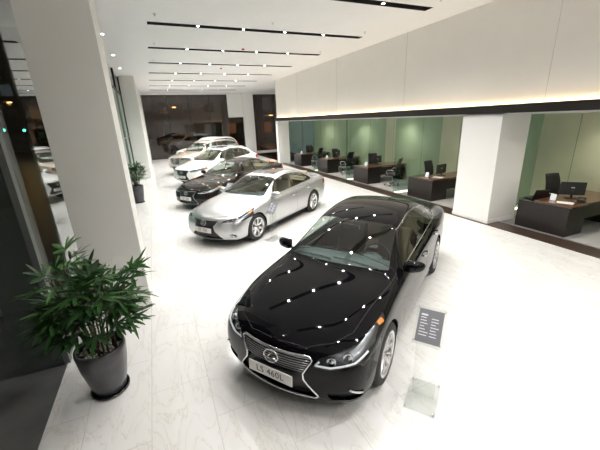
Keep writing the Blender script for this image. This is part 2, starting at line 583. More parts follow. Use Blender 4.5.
def emblem(c, nrm, w, parent, name='emblem', m=chrome):
    """oval ring holding a slanted letter L"""
    mb = MB()
    n = nrm.normalized(); u = Vector((0, 0, 1)).cross(n).normalized(); v = n.cross(u)
    def P(a, b, d=0): return c + u * a + v * b + n * (d + .012)
    h = w * .36
    mb.tube([P(w / 2 * math.cos(a), h * math.sin(a)) for a in [2 * PI * i / 28 for i in range(28)]], w * .045, 6, closed=True)
    mb.tube([P(w * .16, h * .93), P(-w * .02, h * .35), P(-w * .24, -h * .42)], [w * .03, w * .05, w * .06], 6)
    mb.tube([P(-w * .24, -h * .42), P(w * .05, -h * .42), P(w * .40, -h * .38)], [w * .06, w * .05, w * .03], 6)
    return mb.obj(name, m, parent)

def make_car(name, label, cat, p, group=None):
    root = thing(name, label, cat, group=group)
    S = Shell(p)
    L, hw = p['L'], p['hw']; k = hw / .9375
    fo, wb, R = p['fo'], p['wb'], p['R']
    pm = p['paint']
    ax = [(fo, 1), (fo + wb, 1), (fo, -1), (fo + wb, -1)]
    Ra = p.get('Ra', R + .035)
    half = (lambda sd: (lambda c, n: c.y * sd > .45 * k))
    # wheel arches
    for s0, sd in ax:
        S.carve('side', [(s0 + Ra * math.cos(2 * PI * i / 36), R + .0 + Ra * math.sin(2 * PI * i / 36)) for i in range(36)], 'gone', half(sd))
    # side glass
    for sd in (1, -1):
        def gtest(c, n, sd=sd): return c.y * sd > .4 * k and c.z > p['belt'][0] - .1
        S.carve('side', p['dlo'], 'pillar%d' % sd, gtest)
        for i, w in enumerate(p['windows']):
            S.carve('side', w, 'glass%d_%d' % (sd, i), gtest)
    sb = ['side_area', 'greenhouse_side', 'hood_area', 'tail_area', 'roof_area']
    # lamps and front
    xl = p['lampback']
    for sd in (1, -1):
        fl = [(a * sd, b) for a, b in p['headlight']]
        S.carve('front', fl, 'headlight%d' % sd, lambda c, n, sd=sd: c.x > S.X(xl) and n.x > -.2, sb)
        if p.get('lampside'): S.carve('side', p['lampside'], 'headlight%d' % sd, lambda c, n, sd=sd: c.y * sd > .5 * k and c.x > S.X(1.2), sb)
        if p.get('fog'):
            S.carve('front', [(a * sd, b) for a, b in p['fog']], 'fog%d' % sd, lambda c, n: c.x > S.X(.6) and n.x > .1, sb)
        S.carve('rear', [(a * sd, b) for a, b in p['taillight']], 'taillight%d' % sd, lambda c, n: c.x < S.X(p['tailfront']) and n.x < .5, sb)
    fr = lambda c, n: c.x > S.X(.6) and n.x > .15
    gp = p['grille'] + [(-a, b) for a, b in reversed(p['grille'])]
    S.carve('front', gp, 'grille', fr, sb)
    if p.get('intake'):
        ip = p['intake'] + [(-a, b) for a, b in reversed(p['intake'])]
        S.carve('front', ip, 'intake', fr, sb)
    # hood and doors
    hp = p['hood'] + [(a, -b) for a, b in reversed(p['hood'])]
    S.carve('top', hp, 'hood', lambda c, n: n.z > .25 and c.z > .5, ['hood_area'])
    if p.get('sunroof'):
        s0, s1, yy = p['sunroof']
        S.carve('top', smooth_poly([(s0, -yy), (s0 - .03, 0), (s0, yy), (s1, yy), (s1 + .02, 0), (s1, -yy)], 1), 'sunroof', lambda c, n: n.z > .5 and c.z > 1.2, ['roof_area'])
    for sd in (1, -1):
        for i, dpoly in enumerate(p['doors']):
            S.carve('side', dpoly, 'door%d_%d' % (sd, i), half(sd), ['side_area', 'hood_area'])
    S.finish()
    # ---- painted panels
    S.build(['side_area', 'greenhouse_side', 'hood_area', 'tail_area', 'roof_area'], 'body', pm, root)
    S.build('hood', 'hood', pm, root)
    S.build('windshield', 'windshield', windshield_glass, root, .004)
    S.build('rear_window', 'rear_window', p.get('rglass', car_glass), root, .004)
    if p.get('sunroof'): S.build('sunroof', 'sunroof', mat('sunroof_glass', (.012, .012, .013), .06, coat=1), root, .003)
    tf = MB(); tr = MB()
    for sd in (1, -1):
        for i in range(len(p['doors'])):
            d = S.build('door%d_%d' % (sd, i), 'door', pm, root)
            g = S.build('glass%d_%d' % (sd, i), 'door_window', p['wglass'][i] if 'wglass' in p else car_glass, d or root, .004)
            # handle
            hs_, hz_ = p['handles'][i]
            h = MB()
            q = S.hit('side', hs_, hz_, sd)
            if q is not None:
                n = S.normal_at(q)
                h.tube([q + Vector((.10, 0, .0)) + n * .0, q + Vector((.085, 0, .0)) + n * .035, q + n * .042, q + Vector((-.085, 0, .002)) + n * .035, q + Vector((-.10, 0, 0)) + n * 0], [.011, .013, .014, .013, .011], 8)
                h.obj('door_handle', p.get('handle_mat', pm), d or root)
        for i in range(len(p['doors']), len(p['windows'])):
            S.build('glass%d_%d' % (sd, i), 'quarter_window', p['wglass'][i] if 'wglass' in p else car_glass, root, .004)
        S.build('pillar%d' % sd, 'window_pillar_trim', gloss_black, root, .001)
        # bright window surround
        mb = MB()
        loop = p['dlo'][:-1]
        ln = S.line('side', loop, sd, .05, .002)
        mb.tube(ln, .005, 6, closed=False)
        mb.obj('window_surround_trim', p.get('trim', chrome), root)
    # ---- panel gaps
    def gap(pts, w=.006):
        if len(pts) > 1:
            g = MB(); S.ribbon(g, pts, w); g.obj('panel_gap', seam_black, root)
    for sd in (1, -1):
        for dpoly in p['doors']:
            gap(S.line('side', [q for q in dpoly if q[1] < p['belt'][1] + .02], sd, .04))
        gap([x for x in S.line('top', [(u, v * sd) for u, v in p['hood']], 1, .04) if x.z > .5], .007)
        gap(S.line('top', [(u, v * sd) for u, v in p['bootline']], 1, .05), .007)
    # ---- wheel wells, sills, underbody
    w = MB()
    for s0, sd in ax:
        prof = [(Ra + .004, hw * .955), (Ra + .03, hw * .80), (Ra + .03, hw * .62), (0, hw * .62)]
        w.lathe([(r_, h_ * sd) for r_, h_ in prof], 28, axis='Y', c=(S.X(s0), 0, R), a0=-.35, a1=PI + .35)
    w.box((0, 0, p.get('ground', .17) + .05), (L - .9, hw * 1.15, .06))
    w.box((S.X(fo + wb / 2), 0, p.get('ground', .17) + .05), (wb - .85, hw * 1.84, .05))
    w.obj('underbody', well_black, root)
    if p.get('lip'):
        for s0, sd in ax:
            lp = MB()
            pts = []
            for i in range(25):
                a = -.12 + (PI + .24) * i / 24
                h = S.hit('side', s0 + (Ra + .008) * math.cos(a), R + (Ra + .008) * math.sin(a), sd)
                if h is not None: pts.append(h + Vector((0, sd * .002, 0)))
            lp.tube(pts, .012, 6)
            lp.obj('wheel_arch_lip', p['lip'], root)
    # ---- wheels
    tm, rm, dm = wheel_mesh(R, p['wheel'])
    for s0, sd in ax:
        yc = sd * (hw - .128)
        rz = 0 if sd > 0 else PI
        tl = link('tyre', tm, root, (S.X(s0), yc, R), (0, 0, rz))
        link('rim', rm, tl); link('brake_disc', dm, tl)
        if p.get('hub', True):
            hb = MB(); hb.lathe([(0, .1), (.024, .1), (.027, .094)], 16, axis='Y'); hb.obj('hub_cap', p.get('hubm', gloss_black), tl)
    # ---- grille
    gi = S.build('grille', 'grille', black_plastic, root, .045)
    def frontline(z, y0, y1, off=-.012, n=14):
        r = []
        for i in range(n + 1):
            h = S.hit('front', lerp(y0, y1, i / n), z)
            if h is not None and h.x > S.X(.7): r.append(h + S.normal_at(h) * off)
        return r
    def halfwidth(poly, z):
        xs = []
        for i in range(len(poly)):
            (a, b), (c_, d) = poly[i], poly[(i + 1) % len(poly)]
            if (b > z) != (d > z): xs.append(a + (c_ - a) * (z - b) / (d - b))
        return max(xs) if xs else 0
    bars = p['bars']
    bm_ = MB()
    for i in range(bars[2]):
        z = lerp(bars[0], bars[1], i / (bars[2] - 1))
        h = halfwidth(gp, z) - .008
        if h > .05: bm_.tube(frontline(z, -h, h), bars[3], 6)
    bm_.obj('grille_bars', p.get('barmat', satin), gi or root)
    if p.get('frame', True):
        fr_ = MB()
        for poly in ([gp] if not p.get('spindle') else [p['spindle'] + [(-a, b) for a, b in reversed(p['spindle'])]]):
            loop = poly + [poly[0]]
            pts = []
            for (a, b), (c_, d) in zip(loop[:-1], loop[1:]):
                m = max(1, int(math.hypot(c_ - a, d - b) / .04))
                for i in range(m):
                    h = S.hit('front', lerp(a, c_, i / m), lerp(b, d, i / m))
                    if h is not None and h.x > S.X(.7): pts.append(h + S.normal_at(h) * .002)
            fr_.tube(pts, p.get('framer', .011), 8, closed=True)
        fr_.obj('grille_frame', chrome, gi or root)
    if p.get('intake'):
        it = S.build('intake', 'lower_air_intake', black_plastic, root, .05)
        ib = MB()
        z0 = min(b for a, b in p['intake']); z1 = max(b for a, b in p['intake'])
        for i in (1, 2, 3):
            z = lerp(z0, z1, i / 4); h = halfwidth(ip, z) - .01
            if h > .05: ib.tube(frontline(z, -h, h, -.03), .006, 6)
        ib.obj('intake_bars', black_plastic, it or root)
    ez = p['emblem_z']
    h = S.hit('front', 0, ez)
    if h is not None: emblem(h, S.normal_at(h), p.get('emblem_w', .15), root)
    # ---- number plate
    pz, ptxt = p['plate']
    h = S.hit('front', 0, pz); hx = h.x + .03 if h is not None else L / 2
    pw = p.get('plate_w', .52)
    pl = MB(); pl.box((hx, 0, pz), (.012, pw, .115), 0, Matrix.Rotation(-.06, 3, 'Y'), bev=.004)
    plo = pl.obj('number_plate', plate_white, root)
    bk = MB(); bk.box((hx - .03, 0, pz), (.06, pw * .9, .10), 0, bev=.006); bk.obj('plate_holder', black_plastic, root)
    tm_ = text_mesh(ptxt, .098, ink, .0008, spacing=1.05)
    link('plate_lettering', tm_, plo, (hx + .0075, 0, pz), (PI / 2 , 0, PI / 2))
    # ---- headlights
    for sd in (1, -1):
        hl = S.build('headlight%d' % sd, 'headlight', lens_glass, root, .0)
        bucket = S.build('headlight%d' % sd, 'lamp_housing', mat('lamp_housing_silver', (.16, .165, .175), .28, .8), hl or root, .055)
        pj = MB(); aj = MB(); lj = MB()
        for (y, z, r_) in p['projectors']:
            h = S.hit('front', y * sd, z)
            if h is None: continue
            c = h - S.normal_at(h) * .045
            d_ = Vector((1, sd * .25, .12)).normalized()
            Mq = d_.to_track_quat('Z', 'Y').to_matrix()
            prof = [(0, .028), (r_ * .5, .022), (r_ * .72, .0), (r_, .018), (r_ * 1.12, .012), (r_ * 1.0, -.02)]
            vs = []; n_ = 18
            for kk in range(n_):
                a = 2 * PI * kk / n_
                for rr, hh in prof: vs.append(c + Mq @ Vector((rr * math.cos(a), rr * math.sin(a), hh)))
            P_ = len(prof)
            pj.add(vs, [(kk * P_ + i, ((kk + 1) % n_) * P_ + i, ((kk + 1) % n_) * P_ + i + 1, kk * P_ + i + 1) for kk in range(n_) for i in range(P_ - 1)], 0, True)
        pj.obj('lamp_projector', lamp_silver, hl or root)
        for strip in p['drl']:
            pts = []
            for (a, b), (c_, d) in zip(strip[:-1], strip[1:]):
                for i in range(6):
                    h = S.hit('front', lerp(a, c_, i / 6) * sd, lerp(b, d, i / 6))
                    if h is not None: pts.append(h - S.normal_at(h) * .012)
            lj.tube(pts, p.get('drlr', .011), 6)
        lj.obj('light_strip', lamp_white, hl or root)
        for (y, z, r_) in p.get('turn', []):
            h = S.hit('side', y, z, sd)
            if h is not None:
                nn = S.normal_at(h)
                q = nn.to_track_quat('Z', 'Y').to_matrix()
                aj.box(h - nn * .02, (r_ * 1.3, r_ * 3.2, .012) if p.get('turnv') else (r_ * 2.6, r_ * 1.4, .012), 0, q, bev=.004)
        if aj.v: aj.obj('turn_signal', amber, hl or root)
        S.build('taillight%d' % sd, 'taillight', red_lens, root, -.004)
        if p.get('fog'):
            fg = S.build('fog%d' % sd, 'fog_lamp_recess', black_plastic, root, .035)
            f2 = MB()
            for strip in p['fogstrip']:
                pts = []
                for (a, b), (c_, d) in zip(strip[:-1], strip[1:]):
                    for i in range(5):
                        h = S.hit('front', lerp(a, c_, i / 5) * sd, lerp(b, d, i / 5))
                        if h is not None: pts.append(h + S.normal_at(h) * .004)
                f2.tube(pts, p.get('fogr', .012), 6)
            f2.obj('fog_lamp_trim', p.get('fogmat', chrome), fg or root)
    # ---- mirrors
    ms, mz = p['mirror']
    for sd in (1, -1):
        h = S.hit('side', ms, mz - .05, sd)
        base = h if h is not None else Vector((S.X(ms), sd * hw * .93, mz - .05))
        mb = MB()
        cx, cy, cz_ = base.x - .01, base.y + sd * .12, mz + .02
        vs = []; fs = []
        nx, ny = 12, 10
        for i in range(ny + 1):
            th = PI * i / ny
            for j in range(nx):
                ph = 2 * PI * j / nx
                X_ = math.cos(ph) * math.sin(th); Z_ = math.sin(ph) * math.sin(th); Y_ = math.cos(th)
                sx = .085 if X_ > 0 else .03
                f = lambda t, e: math.copysign(abs(t) ** e, t)
                vs.append((cx + sx * f(X_, .8) - .03 * Y_ , cy + sd * .125 * f(Y_, .75), cz_ + .075 * f(Z_, .8) * (1 - .12 * Y_) + .01 * Y_))
        for i in range(ny):
            for j in range(nx):
                fs.append((i * nx + j, i * nx + (j + 1) % nx, (i + 1) * nx + (j + 1) % nx, (i + 1) * nx + j))
        mb.add(vs, fs, 0, True)
        mo = mb.obj('side_mirror', p.get('mirror_mat', pm), root)
        am = MB(); am.tube([base - Vector((0, sd * .03, 0)), base + Vector((0, sd * .05, .03)), Vector((cx + .01, cy - sd * .06, cz_ - .03))], [.022, .02, .024], 8)
        am.obj('mirror_arm', black_plastic, mo)
        gm = MB(); gm.box((cx - .034, cy, cz_), (.006, .19, .11), bev=.02); gm.obj('mirror_glass', chrome, mo)
    # ---- cabin
    cs, cz = p['cowl']; hs, hz = p['header']; bs, bz = p['rheader']; gs, gz = p['rbase']
    cabin = p['cabin']; dashm = p['dash']
    d = MB()
    n = 12
    sec = [(cs + .10, cz - .10), (cs + .12, cz - .03), (cs + .35, cz - .015), (cs + .52, cz - .03), (cs + .60, cz - .09), (cs + .62, cz - .22), (cs + .56, cz - .45)]
    vs = []
    for i in range(n + 1):
        y = lerp(-.76, .76, i / n) * k
        b = (abs(i / n - .5) * 2) ** 3
        for q_, (s_, z_) in enumerate(sec):
            vs.append((S.X(s_ + (.10 * b if q_ < 3 else 0)), y, z_ - (.02 * b)))
    P_ = len(sec)
    d.add(vs, [(i * P_ + j, (i + 1) * P_ + j, (i + 1) * P_ + j + 1, i * P_ + j + 1) for i in range(n) for j in range(P_ - 1)], 0, True)
    dash = d.obj('dashboard', dashm, root)
    v = MB()   # instrument hood and centre console
    v.lathe([(.0, .05), (.10, .045), (.15, .0)], 16, c=(S.X(cs + .50), .36 * k, cz - .035), a0=0, a1=2 * PI)
    v.box((S.X(cs + 1.0), 0, .52), (.95, .24, .26), bev=.04)
    v.obj('centre_console', dashm, root)
    sw = MB()
    c0 = Vector((S.X(cs + .70), .36 * k, cz - .10)); u = Vector((-.42, 0, .9)).normalized(); n_ = Vector((-.9, 0, -.42)).normalized(); yv = Vector((0, 1, 0))
    sw.tube([c0 + (u * math.cos(a) + yv * math.sin(a)) * .185 for a in [2 * PI * i / 28 for i in range(28)]], .014, 8, closed=True)
    for a in (PI / 2, -PI / 2, PI): sw.tube([c0, c0 + (u * math.cos(a) + yv * math.sin(a)) * .18], .015, 6)
    sw.tube([c0 - n_ * .0, c0 - n_ * .22], .04, 8)
    sw.obj('steering_wheel', black_plastic, root)
    def seat(x, y, w, nm='seat', bz=0.0, back=True):
        sm = MB()
        sm.box((x + .02, y, .47 + bz), (.52, w, .17), bev=.06)
        Mr = Matrix.Rotation(-.30, 3, 'Y')
        sm.box((x - .30, y, .80 + bz), (.16, w, .60), 0, Mr, bev=.06)
        n2 = max(1, round(w / .5))
        for i in range(n2):
            yy = y + (i - (n2 - 1) / 2) * .46
            sm.box((x - .415, yy, 1.17 + bz), (.11, .27, .17), 0, Mr, bev=.045)
            for e in (-.06, .06): sm.tube([(x - .40, yy + e, 1.0 + bz), (x - .40, yy + e, 1.12 + bz)], .007, 6, 1)
        o = sm.obj(nm, [cabin, chrome], root)
        return o
    sb_ = p.get('seat_up', 0.0)
    xs = S.X(cs + 1.28)
    seat(xs, .37 * k, .50, bz=sb_); seat(xs, -.37 * k, .50, bz=sb_)
    seat(xs - .88, 0, 1.32 * k, 'rear_bench_seat', bz=sb_)
    ci = MB()
    for sd in (1, -1):
        ci.box((S.X(cs + 1.45), sd * (.83 if p.get('slab') else .79) * k, .62 + sb_ * .6), (1.9, .03, .60 + sb_), bev=.01)
    ci.box((S.X(cs + 1.45), 0, .33), (2.1, 1.62 * k, .03))
    ci.box((S.X(gs - .22), 0, gz - .10), (.50, 1.25 * k, .03), 0, Matrix.Rotation(-.0, 3, 'Y'))
    ci.obj('cabin_lining', p.get('lining', dashm), root)
    # steering side mirror inside, wipers
    rm_ = MB(); rm_.box((S.X(hs - .08), 0, hz - .10), (.03, .24, .06), bev=.012); rm_.tube([(S.X(hs - .08), 0, hz - .08), (S.X(hs + .0), 0, hz - .02)], .008, 6); rm_.obj('rear_view_mirror', black_plastic, root)
    for (y0, y1) in ((.60, -.02), (-.05, -.62)):
        wp = MB()
        pts = S.line('top', [(cs + .085 + .10 * abs(y0) ** 2, y0 * k), (cs + .11 + .10 * abs(y1) ** 2, y1 * k)], 1, .06, .012)
        wp.tube(pts, .007, 6); wp.obj('wiper', black_plastic, root)
    # optional extras
    if p.get('rails'):
        s0, s1, yy, hh = p['rails']
        for sd in (1, -1):
            r_ = MB()
            pts = []
            m = 12
            for i in range(m + 1):
                f = i / m; s_ = lerp(s0, s1, f)
                h = S.hit('top', s_, sd * yy)
                lift = hh * min(1, min(f, 1 - f) * 9)
                pts.append(h + Vector((0, 0, lift + .004)))
            r_.tube(pts, .016, 8)
            for f in (.5,):
                h = S.hit('top', lerp(s0, s1, f), sd * yy); r_.tube([h, h + Vector((0, 0, hh))], .016, 8)
            r_.obj('roof_rail', p.get('railmat', satin), root)
    if p.get('sillchrome'):
        for sd in (1, -1):
            sc_ = MB()
            pts = S.line('side', [(fo + .45, p['sillchrome']), (fo + wb - .42, p['sillchrome'] + .01)], sd, .08, .003)
            sc_.tube(pts, .009, 6); sc_.obj('sill_trim', chrome, root)
    if p.get('extra'): p['extra'](S, root)
    S.bm.free()
    return root, S
def clip_s(poly, s, keep_less):
    out = []
    for i in range(len(poly)):
        a, b = poly[i - 1], poly[i]
        ia = (a[0] < s) == keep_less; ib = (b[0] < s) == keep_less
        if ia != ib:
            t = (s - a[0]) / (b[0] - a[0]); out.append((s, a[1] + (b[1] - a[1]) * t))
        if ib: out.append(b)
    return out

def inset_poly(poly, d):
    cx = sum(a for a, b in poly) / len(poly); cy = sum(b for a, b in poly) / len(poly)
    x0, x1 = min(a for a, b in poly), max(a for a, b in poly); y0, y1 = min(b for a, b in poly), max(b for a, b in poly)
    fx = 1 - 2 * d / (x1 - x0); fy = 1 - 2 * d / (y1 - y0)
    return [(cx + (a - cx) * fx, cy + (b - cy) * fy) for a, b in poly]

def scaled(p, sx, sy, sz):
    """stretches the raw key measures of a spec before it is filled in"""
    for k_ in ('cowl', 'header', 'roof', 'rheader', 'rbase', 'tail'): p[k_] = (p[k_][0] * sx, p[k_][1] * sz)
    for k_ in ('dlo_rear', 'lampside'):
        if k_ in p: p[k_] = [(a * sx, b * sz) for a, b in p[k_]]
    for k_ in ('L', 'fo', 'wb', 'bpillar', 'cpillar', 'lampback', 'tailfront'): p[k_] *= sx
    for k_ in ('znose', 'emblem_z'): p[k_] *= sz
    p['belt'] = tuple(z * sz for z in p['belt'])
    for k_ in ('headlight', 'taillight', 'grille', 'fog', 'intake'):
        if p.get(k_): p[k_] = [(a * sy, b * sz) for a, b in p[k_]]
    for k_ in ('drl', 'fogstrip'): p[k_] = [[(a * sy, b * sz) for a, b in q] for q in p[k_]]
    p['projectors'] = [(a * sy, b * sz, c) for a, b, c in p['projectors']]
    p['turn'] = [(a * sx, b * sz, c) for a, b, c in p['turn']]
    p['plate'] = (p['plate'][0] * sz, p['plate'][1])
    p['bars'] = (p['bars'][0] * sz, p['bars'][1] * sz, *p['bars'][2:])
    p['hw'] *= sy
    return fill_spec(p)

def fill_spec(p):
    """derives the side window outline, doors, hood line and handles from the key stations"""
    cs, cz = p['cowl']; hs, hz = p['header']; rs, rz = p['roof']; bs, bz = p['rheader']; gs, gz = p['rbase']
    zb0, zb1 = p['belt']; L = p['L']; fo, wb, R = p['fo'], p['wb'], p['R']
    k = p['hw'] / .9375
    if 'dlo' not in p:
        mz = lerp(cz, hz, .545) - .07
        p['dlo'] = [(cs + .40, zb0 + .035)] + [(lerp(cs + .40, p['dlo_rear'][0][0], t), lerp(zb0 + .035, p['dlo_rear'][0][1], t)) for t in (.25, .5, .75)] + p['dlo_rear'] + \
                   [(lerp(rs, bs, .5), rz - .115), (rs, rz - .105), (lerp(hs, rs, .5), lerp(hz, rz, .5) - .105), (hs + .03, hz - .105), (lerp(cs, hs, .5) + .18, mz)]
    b1, b2 = p['bpillar'], p['cpillar']
    inner = inset_poly(p['dlo'], .016)
    p['windows'] = [clip_s(inner, b1 - .035, True), clip_s(clip_s(inner, b1 + .035, False), b2 - .018, True)]
    if p.get('quarter', True): p['windows'].append(clip_s(inner, b2 + .018, False))
    g = p.get('ground', .17) + .10
    Rd = R + .10
    rx = fo + wb
    arc = []
    for a in (180, 160, 140, 122):
        q = math.radians(a); arc.append((rx + Rd * math.cos(q), R + Rd * math.sin(q)))
    p['doors'] = [[(cs + .20, .55), (cs + .19, g), (b1, g), (b1, zb0 + .04), (cs + .30, zb0 + .005), (cs + .20, zb0 - .10)],
                  [(b1 + .008, g), (rx - Rd - .02, g), *arc, (p['cpillar'] + .05, zb1 - .05), (p['cpillar'] + .03, zb1 + .02), (b1 + .008, zb0 + .05)]]
    p['hood'] = p.get('hoodline') or [(.095, .04), (.13, .33 * k), (.27, .56 * k), (.46, .69 * k), (.9, .735 * k), (cs - .05, .79 * k), (cs + .20, .80 * k), (cs + .25, .04)]
    p.setdefault('handles', [(b1 - .17, zb0 - .13), (p['cpillar'] - .08, zb1 - .15)])
    p.setdefault('bootline', [(gs + .06, .60 * k), (L - .30, .63 * k), (L - .10, .55 * k)])
    p.setdefault('mirror', (cs + .36, zb0 + .06))
    return p

black_paint = mat('black_paint', (.0025, .0025, .0035), .03, spec=.26)
silver_paint = paint('silver_paint', (.50, .505, .51), .75, .32, flake=.05)
brown_paint = mat('dark_brown_paint', (.012, .008, .007), .07, spec=.42)
white_paint = paint('pearl_white_paint', (.80, .80, .79), 0.0, .3)
gold_paint = paint('champagne_paint', (.50, .44, .36), .55, .32, flake=.05)
blue_paint = paint('dark_blue_paint', (.07, .15, .19), .3, .3)
dash_grey = mat('dash_grey', (.045, .05, .055), .6)
dash_tan = mat('dash_dark_tan', (.06, .05, .045), .6)
leather_brown = mat('leather_brown', (.075, .045, .032), .5)
leather_beige = mat('leather_beige', (.36, .30, .22), .55)
leather_black = mat('leather_black', (.02, .02, .02), .5)

def spec_ls():
    return scaled(dict(L=5.21, hw=.9375, fo=.93, wb=3.09, R=.347, paint=black_paint, znose=.715, cowl=(1.41, .985), header=(2.17, 1.385), roof=(2.75, 1.468),
        rheader=(3.62, 1.415), rbase=(4.38, 1.10), tail=(5.07, 1.075), yroof=.60, yapil=.73, belt=(.925, .99), wheel='ten', ground=.16,
        dlo_rear=[(4.0, 1.035), (4.13, 1.065), (4.10, 1.12), (3.88, 1.225), (3.6, 1.30)], bpillar=2.97, cpillar=3.80,
        headlight=[(.435, .585), (.49, .668), (.64, .712), (.78, .742), (.93, .785), (.95, .70), (.93, .655), (.80, .615), (.60, .575)], lampback=.66,
        projectors=[(.60, .645, .042), (.735, .675, .045)], drl=[[(.455, .60), (.60, .592), (.80, .632), (.885, .69)], [(.455, .60), (.50, .645)]],
        turn=[(.80, .80, .036)],
        taillight=[(.52, .74), (.88, .70), (.97, .80), (.95, .90), (.55, .90)], tailfront=4.86,
        grille=[(.39, .672), (.425, .645), (.345, .505), (.35, .45), (.49, .275), (.455, .245)], bars=(.652, .515, 7, .0048), barmat=satin, framer=.010,
        emblem_z=.60, emblem_w=.165, plate=(.435, 'LS 460L'), fog=[(.57, .325), (.76, .375), (.87, .355), (.86, .27), (.60, .25)],
        fogstrip=[[(.77, .395), (.875, .325)], [(.785, .385), (.88, .312)]], lampside=[(.30, .60), (.60, .66), (.86, .80), (.90, .835), (.60, .785), (.3, .72)], cabin=leather_brown, dash=mat('dash_slate', (.07, .085, .09), .6), lining=dash_tan,
        sillchrome=.235, handle_mat=chrome), .965, .97, 1.04)

def spec_es():
    return fill_spec(dict(L=4.84, hw=.91, fo=.91, wb=2.82, R=.335, paint=silver_paint, znose=.70, cowl=(1.32, .965), header=(2.10, 1.375), roof=(2.64, 1.448),
        rheader=(3.36, 1.395), rbase=(4.12, 1.09), tail=(4.70, 1.08), yroof=.575, belt=(.91, .985), wheel='twin', ground=.155,
        dlo_rear=[(3.72, 1.03), (3.84, 1.065), (3.78, 1.12), (3.60, 1.21), (3.40, 1.28)], bpillar=2.75, cpillar=3.52,
        headlight=[(.47, .60), (.52, .655), (.66, .69), (.80, .735), (.93, .80), (.94, .73), (.91, .665), (.78, .625), (.62, .60)], lampback=.78,
        projectors=[(.60, .645, .036), (.70, .665, .04)], drl=[[(.50, .612), (.62, .612), (.74, .63)]], drlr=.008, turn=[(.76, .785, .034), (.70, .765, .03)], lampside=[(.35, .62), (.62, .665), (.86, .80), (.93, .835), (.62, .775), (.35, .70)],
        taillight=[(.52, .80), (.80, .76), (.95, .80), (.96, .93), (.55, .92)], tailfront=4.42,
        grille=[(.38, .655), (.395, .635), (.29, .52), (.30, .47), (.30, .43), (.40, .33), (.50, .235), (.46, .215)], bars=(.64, .52, 8, .0045), barmat=mat('grille_grey', (.10, .10, .105), .3, .8), framer=.007,
        emblem_z=.585, emblem_w=.16, plate=(.425, 'ES 350'), fog=[(.66, .335), (.72, .365), (.80, .335), (.80, .29), (.70, .275)],
        fogstrip=[[(.68, .34), (.78, .30)]], fogmat=lamp_silver, fogr=.02, cabin=leather_beige, dash=dash_grey, lining=leather_beige, sunroof=(2.34, 2.98, .40), handle_mat=silver_paint))

def spec_gs():
    return fill_spec(dict(L=4.85, hw=.92, fo=.91, wb=2.85, R=.34, paint=brown_paint, znose=.70, cowl=(1.38, .965), header=(2.20, 1.375), roof=(2.72, 1.452),
        rheader=(3.42, 1.40), rbase=(4.15, 1.10), tail=(4.72, 1.085), yroof=.575, belt=(.92, .99), wheel='twin', ground=.155,
        dlo_rear=[(3.74, 1.035), (3.86, 1.07), (3.80, 1.12), (3.62, 1.21), (3.42, 1.28)], bpillar=2.78, cpillar=3.54,
        headlight=[(.45, .60), (.52, .66), (.66, .70), (.80, .735), (.93, .78), (.94, .71), (.91, .65), (.78, .61), (.60, .59)], lampback=.72,
        projectors=[(.58, .64, .036), (.69, .66, .04)], drl=[[(.47, .60), (.62, .60), (.80, .635)]], drlr=.01, turn=[(.72, .765, .03)], lampside=[(.33, .62), (.60, .66), (.84, .78), (.90, .815), (.62, .765), (.35, .70)],
        taillight=[(.52, .78), (.80, .74), (.95, .80), (.96, .92), (.55, .90)], tailfront=4.45,
        grille=[(.38, .655), (.40, .635), (.30, .52), (.31, .45), (.46, .27), (.42, .235)], bars=(.64, .50, 6, .004), barmat=mat('grille_grey', (.10, .10, .105), .3, .8), framer=.007,
        emblem_z=.585, emblem_w=.16, plate=(.415, 'GS 350'), fog=[(.58, .35), (.78, .38), (.86, .34), (.82, .26), (.60, .25)],
        fogstrip=[[(.62, .30), (.80, .31)]], fogmat=gloss_black, cabin=leather_beige, dash=dash_grey, lining=leather_beige, handle_mat=brown_paint))

def spec_rx():
    return fill_spec(dict(L=4.77, hw=.9425, fo=.93, wb=2.74, R=.372, paint=white_paint, znose=.86, cowl=(1.24, 1.08), header=(2.05, 1.575), roof=(2.65, 1.665),
        rheader=(3.98, 1.575), rbase=(4.52, 1.17), tail=(4.68, 1.12), yroof=.59, yrear=.66, belt=(1.02, 1.12), wheel='twin', ground=.20, zdeck=1.08,
        dlo_rear=[(3.75, 1.165), (4.02, 1.23), (3.98, 1.31), (3.78, 1.41), (3.5, 1.48)], bpillar=2.58, cpillar=3.42, bow=.95,
        sz=[None, .84, .66, .44, .29, .26], fz=[.80, .70, .55, .40, .28, .25], rz=[1.05, .92, .72, .5, .34, .3], 
        headlight=[(.47, .735), (.50, .80), (.66, .83), (.80, .865), (.93, .915), (.94, .85), (.91, .79), (.78, .745), (.60, .725)], lampback=.74,
        projectors=[(.58, .775, .04), (.70, .795, .045)], drl=[[(.48, .738), (.62, .738), (.80, .77)]], drlr=.009, turn=[(.60, .86, .03)],
        taillight=[(.50, .93), (.80, .90), (.95, .92), (.97, 1.06), (.85, 1.12), (.52, 1.08)], tailfront=4.30,
        grille=[(.39, .80), (.40, .775), (.30, .60), (.31, .55), (.40, .42), (.38, .36)], bars=(.785, .60, 7, .005), barmat=mat('grille_grey', (.10, .10, .105), .3, .8), framer=.009,
        emblem_z=.72, emblem_w=.17, plate=(.51, 'RX 350'), fog=[(.58, .46), (.74, .50), (.84, .45), (.80, .36), (.62, .34)],
        fogstrip=[[(.62, .42), (.76, .42)]], fogmat=lamp_silver, cabin=leather_beige, dash=dash_grey, lining=leather_beige, seat_up=.18,
        sunroof=(2.28, 2.85, .40), handle_mat=white_paint, slab=1, rails=(2.2, 3.9, .56, .035)))

